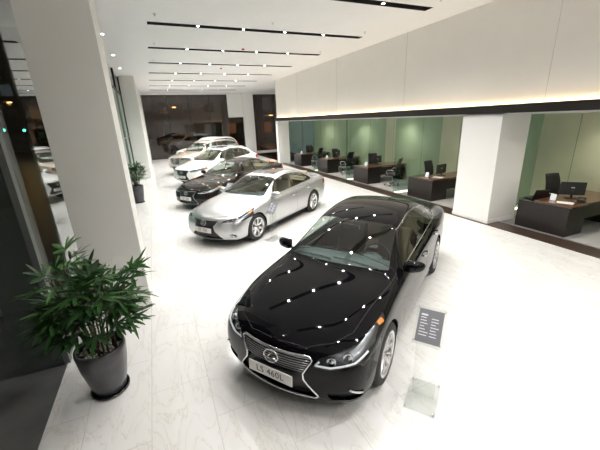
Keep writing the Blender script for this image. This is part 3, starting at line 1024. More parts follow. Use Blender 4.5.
def spec_gx(paintm=None, plate='GX 460', L=4.88, hw=.9425, H=1.85, ds=0.0):
    h = H - 1.85
    return fill_spec(dict(L=L, hw=hw, fo=.92, wb=L - .92 - 1.17, R=.39, paint=paintm or gold_paint, znose=1.02, cowl=(1.28 + ds, 1.20), header=(1.88 + ds * 1.3, 1.70 + h), roof=(2.75, 1.81 + h),
        rheader=(L - .36, 1.74 + h), rbase=(L - .10, 1.24), tail=(L - .05, 1.12), yroof=.63, yrear=.74, yapil=.76, ydeck=.78, belt=(1.14, 1.20), wheel='suv', ground=.26, zdeck=1.1,
        dlo_rear=[(L - .52, 1.245), (L - .32, 1.27), (L - .40, 1.50 + h), (L - .52, 1.60 + h), (L - .95, 1.67 + h)], bpillar=2.60, cpillar=3.46, bow=.75,
        sz=[None, .94, .74, .52, .36, .33], fz=[.96, .84, .68, .50, .36, .33], rz=[1.05, .95, .78, .56, .42, .38],
        headlight=[(.46, .83), (.46, .94), (.60, .965), (.78, .98), (.93, 1.0), (.94, .90), (.91, .84), (.78, .82), (.60, .81)], lampback=.60,
        projectors=[(.56, .885, .05), (.70, .895, .05)], drl=[[(.48, .835), (.62, .828), (.80, .84)]], drlr=.01, turn=[(.48, .92, .035)],
        taillight=[(.66, .95), (.80, .90), (.97, .92), (.97, 1.30), (.85, 1.30), (.68, 1.2)], tailfront=L - .35,
        grille=[(.37, .985), (.40, .96), (.37, .72), (.32, .64), (.30, .60)], bars=(.96, .66, 6, .009), barmat=satin, framer=.014,
        intake=[(.42, .50), (.48, .46), (.44, .38)],
        emblem_z=.83, emblem_w=.20, plate=(.56, plate), fog=[(.60, .52), (.76, .54), (.82, .48), (.78, .42), (.62, .42)],
        fogstrip=[[(.64, .48), (.74, .48)]], fogmat=lamp_silver, cabin=leather_beige, dash=dash_grey, lining=leather_beige, seat_up=.30,
        handle_mat=chrome, slab=1, rails=(2.1, L - .55, .62, .05)))
# ------------------------------------------------------------------ the place
HC = 5.25          # ceiling height
XR = 7.65          # face of the office front
YF = 30.5          # far window wall
YB = -7.0          # wall behind the viewer
XL = -1.43         # left glass wall
SLOTS = [7.05 + 2.94 * i for i in range(-4, 8)]

def marble():
    m, nt, b = new_mat('white_marble_floor')
    N = nt.nodes.new; Lk = nt.links.new
    tc = N('ShaderNodeTexCoord')
    mp = N('ShaderNodeMapping'); mp.inputs['Rotation'].default_value = (0, 0, PI / 2); mp.inputs['Location'].default_value = (-.96, .46, 0)
    Lk(tc.outputs['Object'], mp.inputs['Vector'])
    br = N('ShaderNodeTexBrick'); br.offset = .5
    br.inputs['Scale'].default_value = 1
    br.inputs['Brick Width'].default_value = 1.2; br.inputs['Row Height'].default_value = .6
    br.inputs['Mortar Size'].default_value = .0035; br.inputs['Mortar Smooth'].default_value = .2
    br.inputs['Color1'].default_value = (.655, .655, .652, 1); br.inputs['Color2'].default_value = (.645, .642, .634, 1)
    br.inputs['Mortar'].default_value = (.50, .49, .48, 1)
    Lk(mp.outputs[0], br.inputs['Vector'])
    # veins: stretched noise, shifted tile by tile
    mp2 = N('ShaderNodeMapping'); mp2.inputs['Scale'].default_value = (2.6, .8, 1); mp2.inputs['Rotation'].default_value = (0, 0, .5)
    Lk(tc.outputs['Object'], mp2.inputs['Vector'])
    ad = N('ShaderNodeVectorMath'); ad.operation = 'ADD'
    Lk(mp2.outputs[0], ad.inputs[0]); 
    sc = N('ShaderNodeVectorMath'); sc.operation = 'SCALE'; sc.inputs['Scale'].default_value = 40
    Lk(br.outputs['Color'], sc.inputs[0]); Lk(sc.outputs[0], ad.inputs[1])
    n = N('ShaderNodeTexNoise'); n.inputs['Scale'].default_value = 1.6; n.inputs['Detail'].default_value = 8; n.inputs['Roughness'].default_value = .62; n.inputs['Distortion'].default_value = .9
    Lk(ad.outputs[0], n.inputs['Vector'])
    r = N('ShaderNodeValToRGB')
    e = r.color_ramp.elements
    e[0].position = .40; e[0].color = (1, 1, 1, 1); e[1].position = .60; e[1].color = (1, 1, 1, 1)
    for p_, c in ((.485, (.985, .98, .97, 1)), (.50, (.85, .815, .765, 1)), (.515, (.985, .98, .97, 1))):
        q = e.new(p_); q.color = c
    Lk(n.outputs['Fac'], r.inputs['Fac'])
    n2 = N('ShaderNodeTexNoise'); n2.inputs['Scale'].default_value = .9; n2.inputs['Detail'].default_value = 5
    Lk(ad.outputs[0], n2.inputs['Vector'])
    r2 = N('ShaderNodeValToRGB'); r2.color_ramp.elements[0].position = .35; r2.color_ramp.elements[0].color = (.955, .945, .93, 1); r2.color_ramp.elements[1].position = .6; r2.color_ramp.elements[1].color = (1, 1, 1, 1)
    Lk(n2.outputs['Fac'], r2.inputs['Fac'])
    m1 = N('ShaderNodeMixRGB'); m1.blend_type = 'MULTIPLY'; m1.inputs[0].default_value = 1
    m2 = N('ShaderNodeMixRGB'); m2.blend_type = 'MULTIPLY'; m2.inputs[0].default_value = 1
    Lk(br.outputs['Color'], m1.inputs[1]); Lk(r.outputs[0], m1.inputs[2])
    Lk(m1.outputs[0], m2.inputs[1]); Lk(r2.outputs[0], m2.inputs[2])
    Lk(m2.outputs[0], b.inputs['Base Color'])
    b.inputs['Roughness'].default_value = .16
    b.inputs['Specular IOR Level'].default_value = .45
    return m

def wood(name, c1, c2, scale=(1, 14, 14), rough=.3, coat=.3):
    m, nt, b = new_mat(name)
    N = nt.nodes.new; Lk = nt.links.new
    tc = N('ShaderNodeTexCoord'); mp = N('ShaderNodeMapping'); mp.inputs['Scale'].default_value = scale
    Lk(tc.outputs['Object'], mp.inputs['Vector'])
    n = N('ShaderNodeTexNoise'); n.inputs['Scale'].default_value = 3; n.inputs['Detail'].default_value = 6; n.inputs['Distortion'].default_value = .4
    Lk(mp.outputs[0], n.inputs['Vector'])
    r = N('ShaderNodeValToRGB'); r.color_ramp.elements[0].color = (*c1, 1); r.color_ramp.elements[1].color = (*c2, 1)
    r.color_ramp.elements[0].position = .35; r.color_ramp.elements[1].position = .65
    Lk(n.outputs['Fac'], r.inputs['Fac']); Lk(r.outputs[0], b.inputs['Base Color'])
    b.inputs['Roughness'].default_value = rough; b.inputs['Coat Weight'].default_value = coat
    return m

wall_white = mat('wall_white', (.80, .80, .775), .6, noise=.012, nscale=3)
wall_cream = mat('wall_cream_white', (.80, .775, .73), .6, noise=.012, nscale=2)
column_grey = mat('column_off_white', (.74, .735, .70), .6, noise=.012, nscale=3)
ceiling_white = mat('ceiling_white', (.82, .82, .82), .7, noise=.01, nscale=2)
dark_channel = mat('channel_black', (.012, .012, .013), .6)
floor_m = marble()
carpet = mat('grey_office_carpet', (.30, .29, .28), .9, noise=.12, nscale=150)
plinth_wood = wood('dark_plinth_wood', (.022, .012, .008), (.055, .032, .022), (14, 1, 14), .35)
beam_black = mat('beam_dark_bronze', (.014, .011, .010), .4)
desk_dark = wood('desk_espresso', (.008, .006, .005), (.016, .011, .009), (14, 14, 1), .4, .1)
desk_brown = wood('desk_walnut', (.075, .030, .016), (.135, .058, .030), (1, 14, 14), .28, .6)
frost_green = mat('frosted_green_wall', (.60, .61, .44), .35, coat=.3, noise=.05, nscale=1.2)
part_glass = glass('partition_glass', (.78, .88, .85), boost=.9)
night_glass = glass('night_glass', (.62, .66, .64), boost=1.2)
near_glass = glass('near_window_glass', (.50, .55, .52), boost=.55, haze=.06, hazecol=(.3, .34, .32))
far_glass = glass('far_window_glass', (.62, .54, .50), boost=.9)
teal_glass = glass('teal_glass', (.22, .62, .55), boost=.8, haze=.6, hazecol=(.28, .52, .45))
acrylic = glass('clear_acrylic', (.96, .97, .965), boost=.8, haze=.03, hazecol=(.8, .82, .8))
frame_dark = mat('window_frame_dark', (.02, .02, .02), .4, .5)
frame_grey = mat('window_frame_grey', (.22, .24, .23), .35, .6)
paving = mat('street_paving_dark', (.10, .102, .10), .35, noise=.25, nscale=2)

def lamp(name, col, s): return mat(name, (0, 0, 0), .5, emit=col, estr=s)
lamp_warm = lamp('lamp_warm_white', (1, .95, .88), 60)
cove_warm = lamp('cove_warm', (1, .74, .44), 14)
green_led = lamp('strip_light_yellow', (.95, 1, .55), 3.5)

def struct(name, mb, m, **kw): return mb.obj(name, m, kind='structure', **kw)

def bx(x0, x1, y0, y1, z0, z1, mb=None, mi=0):
    mb = mb or MB()
    return mb.box(((x0 + x1) / 2, (y0 + y1) / 2, (z0 + z1) / 2), (x1 - x0, y1 - y0, z1 - z0), mi)

# floor, ceiling, walls
struct('floor', bx(XL, 8.08, YB, YF, -.2, 0, bx(8.08, 12, 20.9, 21.4, -1.2, 0)), floor_m)
struct('floor_sunken', bx(8.08, 12, 21.4, YF + .3, -1.2, -1.0), floor_m)
struct('wall_sunken_side', bx(8.04, 8.08, 21.4, YF, -1.2, -.001), wall_white)
struct('floor_office', bx(8.08, 10.6, YB, 20.9, -.2, .0), carpet)
struct('floor_outside', bx(-30, XL, YB, 60, -.2, -.004), paving)
struct('floor_street', bx(XL, 30, YF + .2, 75, -.2, -.02), mat('asphalt_night', (.035, .035, .035), .5, noise=.3, nscale=1.5))
cb = MB()
ys = [YB] + [v for s in SLOTS for v in (s - .14, s + .14)] + [YF]
for i in range(0, len(ys), 2): bx(XL - .2, 12, ys[i], ys[i + 1], HC, HC + .3, cb)
for s in SLOTS:
    bx(XL - .2, .32, s - .14, s + .14, HC, HC + .3, cb); bx(6.70, 12, s - .14, s + .14, HC, HC + .3, cb)
    bx(.32, 6.70, s - .14, s + .14, HC + .22, HC + .3, cb)
struct('ceiling', cb, ceiling_white)
struct('wall_back', bx(XL - .2, 10.6, YB - .2, YB, 0, HC), wall_white)
struct('wall_right', bx(7.76, 7.98, YB, 21.3, 2.86, HC), wall_cream)
struct('wall_office_end', bx(XR, 8.42, 20.9, 21.3, 0, 2.86), wall_white)
struct('ceiling_office', bx(7.76, 10.6, YB, 21.3, 2.72, 2.86), wall_white)
struct('wall_far_right', bx(12, 12.2, 21.3, YF + .2, -.2, HC), wall_white)
struct('wall_atrium', bx(10.6, 12, 20.9, 21.3, 0, HC, bx(7.98, 10.6, 21.1, 21.3, 2.86, HC)), wall_white)
struct('trim_beam', bx(7.58, 7.76, YB, 21.32, 2.76, 2.925, bx(7.58, 7.60, YB, 21.32, 2.92, 2.95)), beam_black)
for i, y in enumerate((0.2, 4.6, 9.0, 13.4, 17.8)):
    struct('trim_wall_joint_%d' % (i + 1), bx(7.756, 7.7625, y - .003, y + .003, 2.96, HC), mat('joint_grey', (.5, .48, .45), .7))
struct('trim_plinth', bx(7.58, 8.08, YB, 20.9, .0, .012), plinth_wood)
struct('trim_plinth_edge', bx(8.08, 8.11, YB, 20.9, .0, .02), satin)
# column boxes
struct('wall_left_column', bx(-1.235, -.45, 5.2, 5.99, 0, HC), column_grey)
struct('baseboard_left_column', bx(-1.247, -.438, 5.188, 6.0, 0, .10), mat('skirting_marble', (.74, .73, .70), .3))
struct('wall_left_far_column', bx(-1.14, -.43, 20.05, YF, 0, HC), column_grey)
struct('wall_office_column', bx(XR, 8.70, 5.40, 6.50, 0, 2.74), mat('column_white', (.74, .735, .72), .6))
struct('trim_far_transom', bx(8.8, 12, YF, YF + .2, -.14, .10), wall_white)
struct('wall_far_pier_foot', bx(8.08, 8.8, YF - .3, YF + .3, -1.1, 0), wall_white)
struct('baseboard_office_column', bx(XR - .012, 8.712, 5.388, 6.512, 0, .10), mat('skirting_marble', (.74, .73, .70), .3))
# far window wall
struct('wall_far', bx(-.43, -.38, YF, YF + .3, 0, HC, bx(-.38, 8.78, YF, YF + .3, 5.14, HC, bx(6.5, 7.85, YF - .1, YF + .3, 3.2, 5.14, bx(7.85, 8.8, YF - .3, YF + .3, 0, HC, bx(8.8, 12, YF, YF + .3, 5.13, HC))))), wall_white)
def window(name, x0, x1, y0, y1, z0, z1, gm, fm, mull, rails=(), t=.05, th=.012):
    """a glazed opening in a wall along x (y0 == y1) or along y (x0 == x1)"""
    alongx = abs(y1 - y0) < 1e-6
    g = bx(x0, x1, y0 - th / 2, y0 + th / 2, z0, z1) if alongx else bx(x0 - th / 2, x0 + th / 2, y0, y1, z0, z1)
    o = g.obj(name, gm, kind='structure')
    f = MB()
    for v in mull:
        if alongx: bx(v - t / 2, v + t / 2, y0 - .05, y0 + .05, z0, z1, f)
        else: bx(x0 - .05, x0 + .05, v - t / 2, v + t / 2, z0, z1, f)
    for z in rails:
        if alongx: bx(x0, x1, y0 - .04, y0 + .04, z - t / 2, z + t / 2, f)
        else: bx(x0 - .04, x0 + .04, y0, y1, z - t / 2, z + t / 2, f)
    f.obj('window_frame', fm, o)
    return o
window('window_1', -.38, 6.5, YF + .1, YF + .1, 0, 5.14, far_glass, frame_dark, [-.36, 1.5, 3.2, 4.9, 6.48], [.04, 5.11], .04)
window('window_2', 6.5, 7.85, YF + .1, YF + .1, 0, 3.2, far_glass, frame_dark, [7.83], [.04, 3.17], .045)
window('window_3', 8.8, 12, YF + .1, YF + .1, 0, 5.13, far_glass, frame_dark, [8.83, 9.75, 10.9], [.04, 5.12], .045)
window('window_9', 8.8, 12, YF + .1, YF + .1, -1.0, -.14, far_glass, frame_dark, [8.83, 9.75, 10.9], [], .045)
window('window_8', 8.42, 10.6, 21.1, 21.1, 0, 2.86, glass('end_office_glass', (.50, .62, .62), boost=1.1), frame_grey, [9.5], [.03], .03)
struct('wall_outside', bx(-9, -2.0, 6.0, 6.3, 0, HC, bx(-9.2, -9, YB, 6.3, 0, HC)), mat('outside_wall_grey', (.20, .21, .20), .5, coat=.3, noise=.1, nscale=1))
window('window_5', XL, XL, 4.34, 8.4, 0, HC, night_glass, frame_grey, [], [], .04)
struct('trim_mullion', bx(XL - .03, XL + .03, 4.24, 4.34, 0, HC), frame_grey)
window('window_6', -1.18, -1.18, 8.4, YF, 4.35, HC, night_glass, frame_dark, [11.4, 14.4, 17.4, 20.4, 23.4, 26.4], [4.37], .05)
window('window_7', -1.18, -1.18, 8.4, YF, 0, 4.35, teal_glass, frame_grey, [8.42, 11.4, 14.4, 17.4, 20.4], [2.3], .03)
# glass fin outside the near window
fin = bx(-1.86, XL - .035, 4.235, 4.25, 0, HC).obj('glass_fin', glass('fin_glass', (.78, .84, .81), boost=.9, haze=.05, hazecol=(.4, .45, .42)))
tag(fin, 'tall narrow glass fin standing beside the big left column, behind the large potted palm', 'glass panel')

# ------------------------------------------------------------------ ceiling fixtures
def spot_light(name, loc, power, size, blend, rad, col, parent=None, rot=(0, 0, 0)):
    l = bpy.data.lights.new(name, 'SPOT'); l.energy = power; l.spot_size = size; l.spot_blend = blend; l.shadow_soft_size = rad; l.color = col
    o = bpy.data.objects.new(name, l); COL.objects.link(o); o.location = loc; o.rotation_euler = rot
    if parent is not None: o.parent = parent
    return o
SLOTX = [1.56, 2.80, 4.04, 5.32]
chan = MB()
for (a, b, c, d, e, f) in ((-3.19, 3.19, -.14, -.135, 0, .21), (-3.19, 3.19, .135, .14, 0, .21), (-3.19, -3.185, -.14, .14, 0, .21), (3.185, 3.19, -.14, .14, 0, .21), (-3.19, 3.19, -.14, .14, .205, .212)):
    bx(a, b, c, d, e, f, chan)
chan_me = chan.mesh('channel', dark_channel)
hd = MB()
hd.lathe([(0, .09), (.055, .09), (.062, .08), (.062, .0), (.052, .0), (.050, .02), (0, .022)], 20)
hd_me = hd.mesh('spotlight', mat('spot_body_black', (.02, .02, .02), .4))
ld = MB(); ld.lathe([(0, .0), (.036, .0)], 20)
ld_me = ld.mesh('lamp', lamp_warm)
ords = ['slot row behind the viewer, fourth back', 'slot row behind the viewer, third back', 'slot row behind the viewer, second back', 'slot row just behind the frame top',
        'nearest one, cut by the top edge of the photo', 'longest one seen whole, second from the viewer', 'third from the viewer', 'fourth from the viewer', 'fifth from the viewer', 'third from the far window', 'second from the far window', 'closest to the far window']
SPOT_W = 260
for i, s in enumerate(SLOTS):
    t = thing('recessed_light_channel', 'black recessed ceiling light slot, ' + ords[i], 'ceiling light', (3.51, s, HC), 0, 'recessed light slots in the ceiling')
    link('channel', chan_me, t)
    for x in SLOTX:
        h = link('spotlight', hd_me, t, (x - 3.51, 0, -.002))
        link('lamp', ld_me, h, (0, 0, .004))
        spot_light('spot', (x - 3.51, 0, -.008), SPOT_W * (.66 if i < 4 else 1.06), 2.2, .75, .03, (1, .975, .94), t)
dl = MB(); dl.lathe([(.045, .0), (.075, .0), (.08, -.008), (.072, -.012), (.045, -.004)], 24)
dl_me = dl.mesh('trim_ring', wall_white)
dd = MB(); dd.lathe([(0, -.003), (.046, -.003)], 20)
dd_me = dd.mesh('lamp', lamp_warm)
dn = ['behind the big column', 'nearest the big left column', 'middle of the three along the left glass', 'farthest of the three along the left glass']
for i, y in enumerate((8.4, 11.4, 14.45, 17.45)):
    t = thing('recessed_downlight', 'small round ceiling downlight, ' + dn[i], 'downlight', (-.84, y, HC), 0, 'round downlights along the left wall')
    link('trim_ring', dl_me, t); link('lamp', dd_me, t)
    spot_light('spot', (0, 0, -.02), 100, 1.9, .8, .04, (1, .95, .88), t)
for i, y in enumerate((-3.4, -1.0, 1.5, 4.0)):
    t = thing('recessed_downlight', 'small round ceiling downlight above the left window, out of the frame', 'downlight', (-.84, y, HC), 0, 'round downlights along the left wall')
    link('trim_ring', dl_me, t); link('lamp', dd_me, t)
sp = MB(); sp.lathe([(0, 0), (.04, 0), (.045, -.006), (.012, -.012), (.010, -.04), (.028, -.045), (.028, -.05), (0, -.05)], 16)
sp_me = sp.mesh('sprinkler_head', satin)
red = mat('detector_red', (.55, .02, .02), .4)
sd_ = MB(); sd_.lathe([(0, 0), (.05, 0), (.055, -.02), (.04, -.045), (0, -.05)], 20); sd_me = sd_.mesh('fire_detector', red)
for (x, y, lb) in ((.49, 9.18, 'above the left end of the longest light slot'), (.5, 12.2, 'left, between second and third slot'), (3.38, 9.17, 'in the middle before the longest light slot'), (6.4, 9.33, 'by the right end of the longest light slot'), (.49, 15.2, 'left, before the fourth slot'), (6.4, 12.3, 'right, near the end of the third slot'), (6.4, 6.4, 'right, before the nearest slot')):
    link('ceiling_sprinkler', sp_me, None, (x, y, HC + .003), label='small silver ceiling sprinkler head, ' + lb, cat='sprinkler', group='sprinkler heads')
link('fire_detector', sd_me, None, (3.41, 12.43, HC), label='red fire detector on the ceiling between second and third slot', cat='detector', group='red fire detectors')
link('fire_detector', sd_me, None, (3.46, 16.79, HC), label='red fire detector on the ceiling, the farther one', cat='detector', group='red fire detectors')

# cove strip on the beam
cv = bx(7.69, 7.74, YB, 21.3, 2.925, 2.932).obj('cove_light_strip', cove_warm)
tag(cv, 'warm glowing light strip on top of the dark beam', 'light strip')

# ------------------------------------------------------------------ offices
PY = [16.5, 13.05, 9.66, 6.02, 2.3]
pn = ['between the two farthest offices', 'third partition from the office column', 'second partition left of the office column', 'touching the office column', 'at the right edge beyond the nearest desk']
for i, y in enumerate(PY):
    x0 = 8.74 if i == 3 else 8.05
    t = thing('glass_partition', 'tall clear green glass partition ' + pn[i], 'glass partition', (x0, y, 0), 0, 'glass partitions between the offices')
    bx(0, 10.28 - x0, -.006, .006, .03, 2.72).obj('glass_pane', part_glass, t)
    bx(0, 10.28 - x0, -.02, .02, 0, .03).obj('floor_channel', satin, t)
    bx(.05, 1.3, -.11, -.03, .002, .02).obj('strip_light', green_led, t)
edges = [YB] + sorted(PY) + [20.9]
struct('wall_office_back', bx(10.3, 10.5, YB, 20.9, 0, 2.72), frost_green)
for i in range(15):
    y = YB + 1 + i * 1.85
    if y < 20.8: struct('trim_office_%d' % (i + 1), bx(10.294, 10.30, y - .006, y + .006, 0, 2.72), mat('seam_green', (.2, .25, .17), .5))
for i in range(len(edges) - 1):
    y = (edges[i] + edges[i + 1]) / 2
    o_lab = ['behind the viewer', 'of the nearest office', 'of the office by the column', 'of the middle office', 'of the second farthest office', 'of the farthest office'][i]
    for x in (8.5, 9.7):
        t = thing('recessed_downlight', 'small office ceiling downlight ' + o_lab, 'downlight', (x, y, 2.715), 0, 'office downlights')
        link('trim_ring', dl_me, t); link('lamp', dd_me, t)
        spot_light('spot', (0, 0, -.02), 48, 2.4, .9, .05, (1, .95, .80), t)

def chair_star(mb, r=.30, mi=1):
    for k in range(5):
        a = 2 * PI * k / 5 + .3
        mb.tube([(0, 0, .10), (r * .5 * math.cos(a), r * .5 * math.sin(a), .09), (r * math.cos(a), r * math.sin(a), .065)], [.022, .018, .014], 6, mi)
        mb.lathe([(0, -.02), (.028, -.02), (.03, 0), (.028, .02), (0, .02)], 10, 2, 'Y', (r * math.cos(a), r * math.sin(a), .03))
fabric = mat('chair_black_fabric', (.012, .012, .013), .7)
def make_chair(label, loc, rz):
    t = thing('office_chair', label, 'chair', loc, rz, 'office chairs at the desks')
    s = MB(); s.box((0, 0, .47), (.50, .50, .09), bev=.035); s.obj('seat', fabric, t)
    b = MB()
    vs = []; n, m = 8, 6
    for side in (0, 1):
        for i in range(n + 1):
            for j in range(m + 1):
                f = i / n; g = j / m * 2 - 1
                w = .235 * (1 - .12 * f ** 3) ; z = .50 + .64 * f
                x = -.235 - .10 * f + .045 * math.sin(f * PI) * 1 + .03 * g * g - (.035 if side else 0)
                vs.append((x, g * w, z))
    fs = []
    def I(sd, i, j): return sd * (n + 1) * (m + 1) + i * (m + 1) + j
    for i in range(n):
        for j in range(m):
            fs.append((I(0, i, j), I(0, i, j + 1), I(0, i + 1, j + 1), I(0, i + 1, j))); fs.append((I(1, i, j), I(1, i + 1, j), I(1, i + 1, j + 1), I(1, i, j + 1)))
        fs.append((I(0, i, 0), I(0, i + 1, 0), I(1, i + 1, 0), I(1, i, 0))); fs.append((I(0, i, m), I(1, i, m), I(1, i + 1, m), I(0, i + 1, m)))
    for j in range(m):
        fs.append((I(0, n, j), I(0, n, j + 1), I(1, n, j + 1), I(1, n, j))); fs.append((I(0, 0, j), I(1, 0, j), I(1, 0, j + 1), I(0, 0, j + 1)))
    b.add(vs, fs, 0, True); b.obj('backrest', fabric, t)
    for sd in (-1, 1):
        a = MB()
        pts = [(-.16, .27 * sd, .45), (-.20, .30 * sd, .56), (-.12, .305 * sd, .67), (.08, .305 * sd, .68), (.17, .30 * sd, .60), (.10, .28 * sd, .46)]
        a.tube(pts, .014, 8); a.obj('armrest', chrome, t)
    p_ = MB(); p_.tube([(0, 0, .08), (0, 0, .28)], .028, 10); p_.tube([(0, 0, .26), (0, 0, .43)], .018, 10); p_.obj('gas_post', chrome, t)
    st = MB(); chair_star(st, .30, 0); st.obj('star_base', [chrome, chrome, rubber], t)
    return t

def make_desk(label, y0):
    t = thing('office_desk', label, 'desk', (8.21, y0, 0), 0, 'dark office desks')
    d = MB()
    d.box((.35, .58, .335), (.68, 1.14, .67), bev=.006); d.obj('pedestal', desk_dark, t)
    e = MB(); e.box((.35, .58, .686), (.72, 1.18, .028), bev=.006); e.obj('pedestal_top', gloss_black, t)
    f = MB(); f.box((1.0, .36, .722), (2.06, .80, .04), bev=.006); f.obj('desktop', desk_brown, t)
    g = MB(); g.box((1.93, .36, .35), (.05, .74, .70), bev=.004); g.obj('end_panel', desk_dark, t)
    h = MB(); h.box((1.30, .06, .50), (1.2, .025, .34)); h.obj('modesty_panel', desk_dark, t)
    w = MB()
    for z in (.22, .44): w.box((.008, .58, z), (.004, 1.1, .004))
    return t

def make_monitor(label, loc, rz):
    t = thing('computer_monitor', label, 'monitor', loc, rz, 'computer screens on the desks')
    a = MB(); a.box((0, 0, .24), (.035, .50, .31), bev=.01); a.obj('screen_housing', black_plastic, t)
    b = MB(); b.box((.0185, 0, .24), (.002, .47, .28)); b.obj('screen', mat('screen_dark_lit', (.02, .02, .025), .15, emit=(.2, .3, .4), estr=.25), t)
    c = MB(); c.tube([(-.02, 0, .02), (-.03, 0, .2)], .02, 8); c.box((-.02, 0, .008), (.18, .26, .016), bev=.004); c.obj('stand', black_plastic, t)
    d = MB(); d.lathe([(0, .0), (.02, .0)], 12, c=(0, 0, 0)); 
    e = MB(); e.box((-.0185, 0, .26), (.002, .07, .025)); e.obj('maker_badge', satin, t)
    return t

def make_laptop(label, loc, rz):
    t = thing('laptop', label, 'laptop', loc, rz)
    a = MB(); a.box((0, 0, .012), (.26, .36, .022), bev=.005); a.obj('base', black_plastic, t)
    b = MB(); b.box((-.17, 0, .14), (.012, .36, .26), 0, Matrix.Rotation(-.38, 3, 'Y'), bev=.004); b.obj('lid', black_plastic, t)
    c = MB(); c.box((-.163, 0, .142), (.002, .33, .23), 0, Matrix.Rotation(-.38, 3, 'Y')); c.obj('screen', mat('screen_dark_lit', (.02, .02, .025), .15), t)
    return t

def make_card(label, loc, rz, col, grp='cards standing on the desks'):
    m = mat('desk_card_white', col, .5)
    t = MB(); t.box((-.03, 0, .075), (.004, .11, .15), 0, Matrix.Rotation(.22, 3, 'Y')); t.box((.02, 0, .075), (.004, .11, .15), 0, Matrix.Rotation(-.38, 3, 'Y')); t.box((0, 0, .003), (.10, .11, .005))
    o = t.obj('desk_card', m); o.location = loc; o.rotation_euler = (0, 0, rz)
    return tag(o, label, 'desk card', grp)

def make_papers(label, loc, rz, n=3):
    t = thing('paper_stack', label, 'papers', loc, rz)
    for i in range(n):
        s = MB(); s.box((0, 0, .002), (.21, .30, .003), 0, Matrix.Rotation(i * .2, 3, 'Z')); s.obj('paper_sheet', plate_white, t, loc=(.01 * i, .012 * i, .0031 * i))
    return t

DY = [3.90, 7.90, 11.52, 15.17, 18.55]
dn = ['nearest dark office desk, right of the white office column', 'dark office desk just left of the white office column', 'dark office desk in the middle office', 'dark office desk in the second farthest office', 'farthest dark office desk, by the white end wall']
where = ['in the nearest office right of the column', 'in the office left of the column', 'in the middle office', 'in the second farthest office', 'in the farthest office']
for i, y in enumerate(DY):
    make_desk(dn[i], y)
    make_chair('black high-back chair behind the desk ' + where[i], (9.75 if i == 0 else 9.35, y + (.80 if i == 3 else 1.05), 0), -PI / 2 + (.15 if i % 2 else -.2))
    make_chair('visitor chair with chrome arms before the desk ' + where[i], (8.95 + (.25 if i == 0 else 0), y - .72, 0), PI / 2 + (.3 if i % 2 else .55))
    if i == 0: make_laptop('open black laptop on the nearest desk', (8.50, y + .93, .7015), 1.2)
    make_monitor('black computer monitor on the desk ' + where[i], (9.0, y + .42, .742), (.75 if i == 0 else PI / 2 + .12))
    make_card('small white standing card on the desk ' + where[i], (8.48, y + .52, .743), PI + .3, (.75, .78, .82))
    if i in (0, 1): make_papers('reddish printed leaflets on the desk ' + where[i], (8.66 if i else 8.42, y + (.20 if i else .22), .743), .3, 2)
phone = thing('desk_telephone', 'black desk telephone on the nearest desk beside the laptop', 'telephone', (8.80, 4.00, .7475), .4)
q = MB(); q.box((0, 0, .03), (.18, .16, .05), 0, Matrix.Rotation(.12, 3, 'Y'), bev=.01); q.obj('phone_base', mat('phone_grey', (.03, .03, .03), .4), phone)
q = MB(); q.tube([(0, -.07, .075), (.02, -.03, .09), (.02, .03, .09), (0, .07, .075)], [.024, .016, .016, .024], 8); q.obj('handset', black_plastic, phone)

# ------------------------------------------------------------------ information stands
sheet_grey = mat('sheet_grey', (.15, .155, .17), .4)
sheet_line = mat('sheet_print', (.62, .63, .66), .5)
def make_stand(label, x, y, rz, h=.86):
    """acrylic stand; local +x points to the upper edge of the tilted panel"""
    t = thing('information_stand', label, 'information stand', (x, y, 0), rz, 'clear acrylic information stands')
    b = MB(); b.box((0, 0, .008), (.44, .30, .012), bev=.004); b.obj('base_plate', acrylic, t)
    u = MB(); u.box((.0, 0, h / 2), (.008, .22, h - .03), 0, Matrix.Rotation(.0, 3, 'Y')); u.obj('upright', acrylic, t)
    M = Matrix.Rotation(-.82, 3, 'Y')
    c = Vector((.0, 0, h))
    p_ = MB(); p_.box(c, (.37, .275, .006), 0, M); pp = p_.obj('display_panel', acrylic, t)
    s = MB(); s.box(c + M @ Vector((0, 0, .005)), (.32, .226, .002), 0, M); 
    so = s.obj('printed_sheet', sheet_grey, pp)
    l = MB()
    rnd = random.Random(3)
    for i in range(10):
        X_ = .132 - i * .028
        if i == 1: l.box(c + M @ Vector((X_, .06, .0068)), (.016, .06, .001), 0, M); continue
        if i in (0, 9): continue
        for (a, b_) in ((.09, .008), (-.008, -.09)):
            w = (a - b_) * rnd.uniform(.5, 1)
            l.box(c + M @ Vector((X_, a - w / 2, .0068)), (.008, w, .001), 0, M)
    l.obj('printed_lines', sheet_line, so)
    for (a, b_) in ((.20, .14), (.20, -.14), (-.20, .14), (-.20, -.14)):
        k = MB(); 
        k.lathe([(0, .014), (.008, .014), (.009, .012), (.009, .0), (0, 0)], 12, c=(a, b_ * .95, .014)); 
        k.obj('standoff_screw', chrome, t)
        k = MB(); q_ = c + M @ Vector((a * .80, b_ * .86, .003)); k.lathe([(0, .008), (.006, .008), (.006, 0)], 12, c=tuple(q_)); k.obj('standoff_screw', chrome, pp)
    return t
RZ = math.atan2(.575, .818)
make_stand('clear acrylic information stand with grey sheet beside the black sedan nearest the viewer', 2.14, 1.93, .633)
make_stand('clear acrylic information stand by the front wheel of the silver sedan', 2.36, 7.16, .55, .80)
make_stand('clear acrylic information stand between silver sedan and dark brown sedan', 1.98, 10.38, .55, .80)

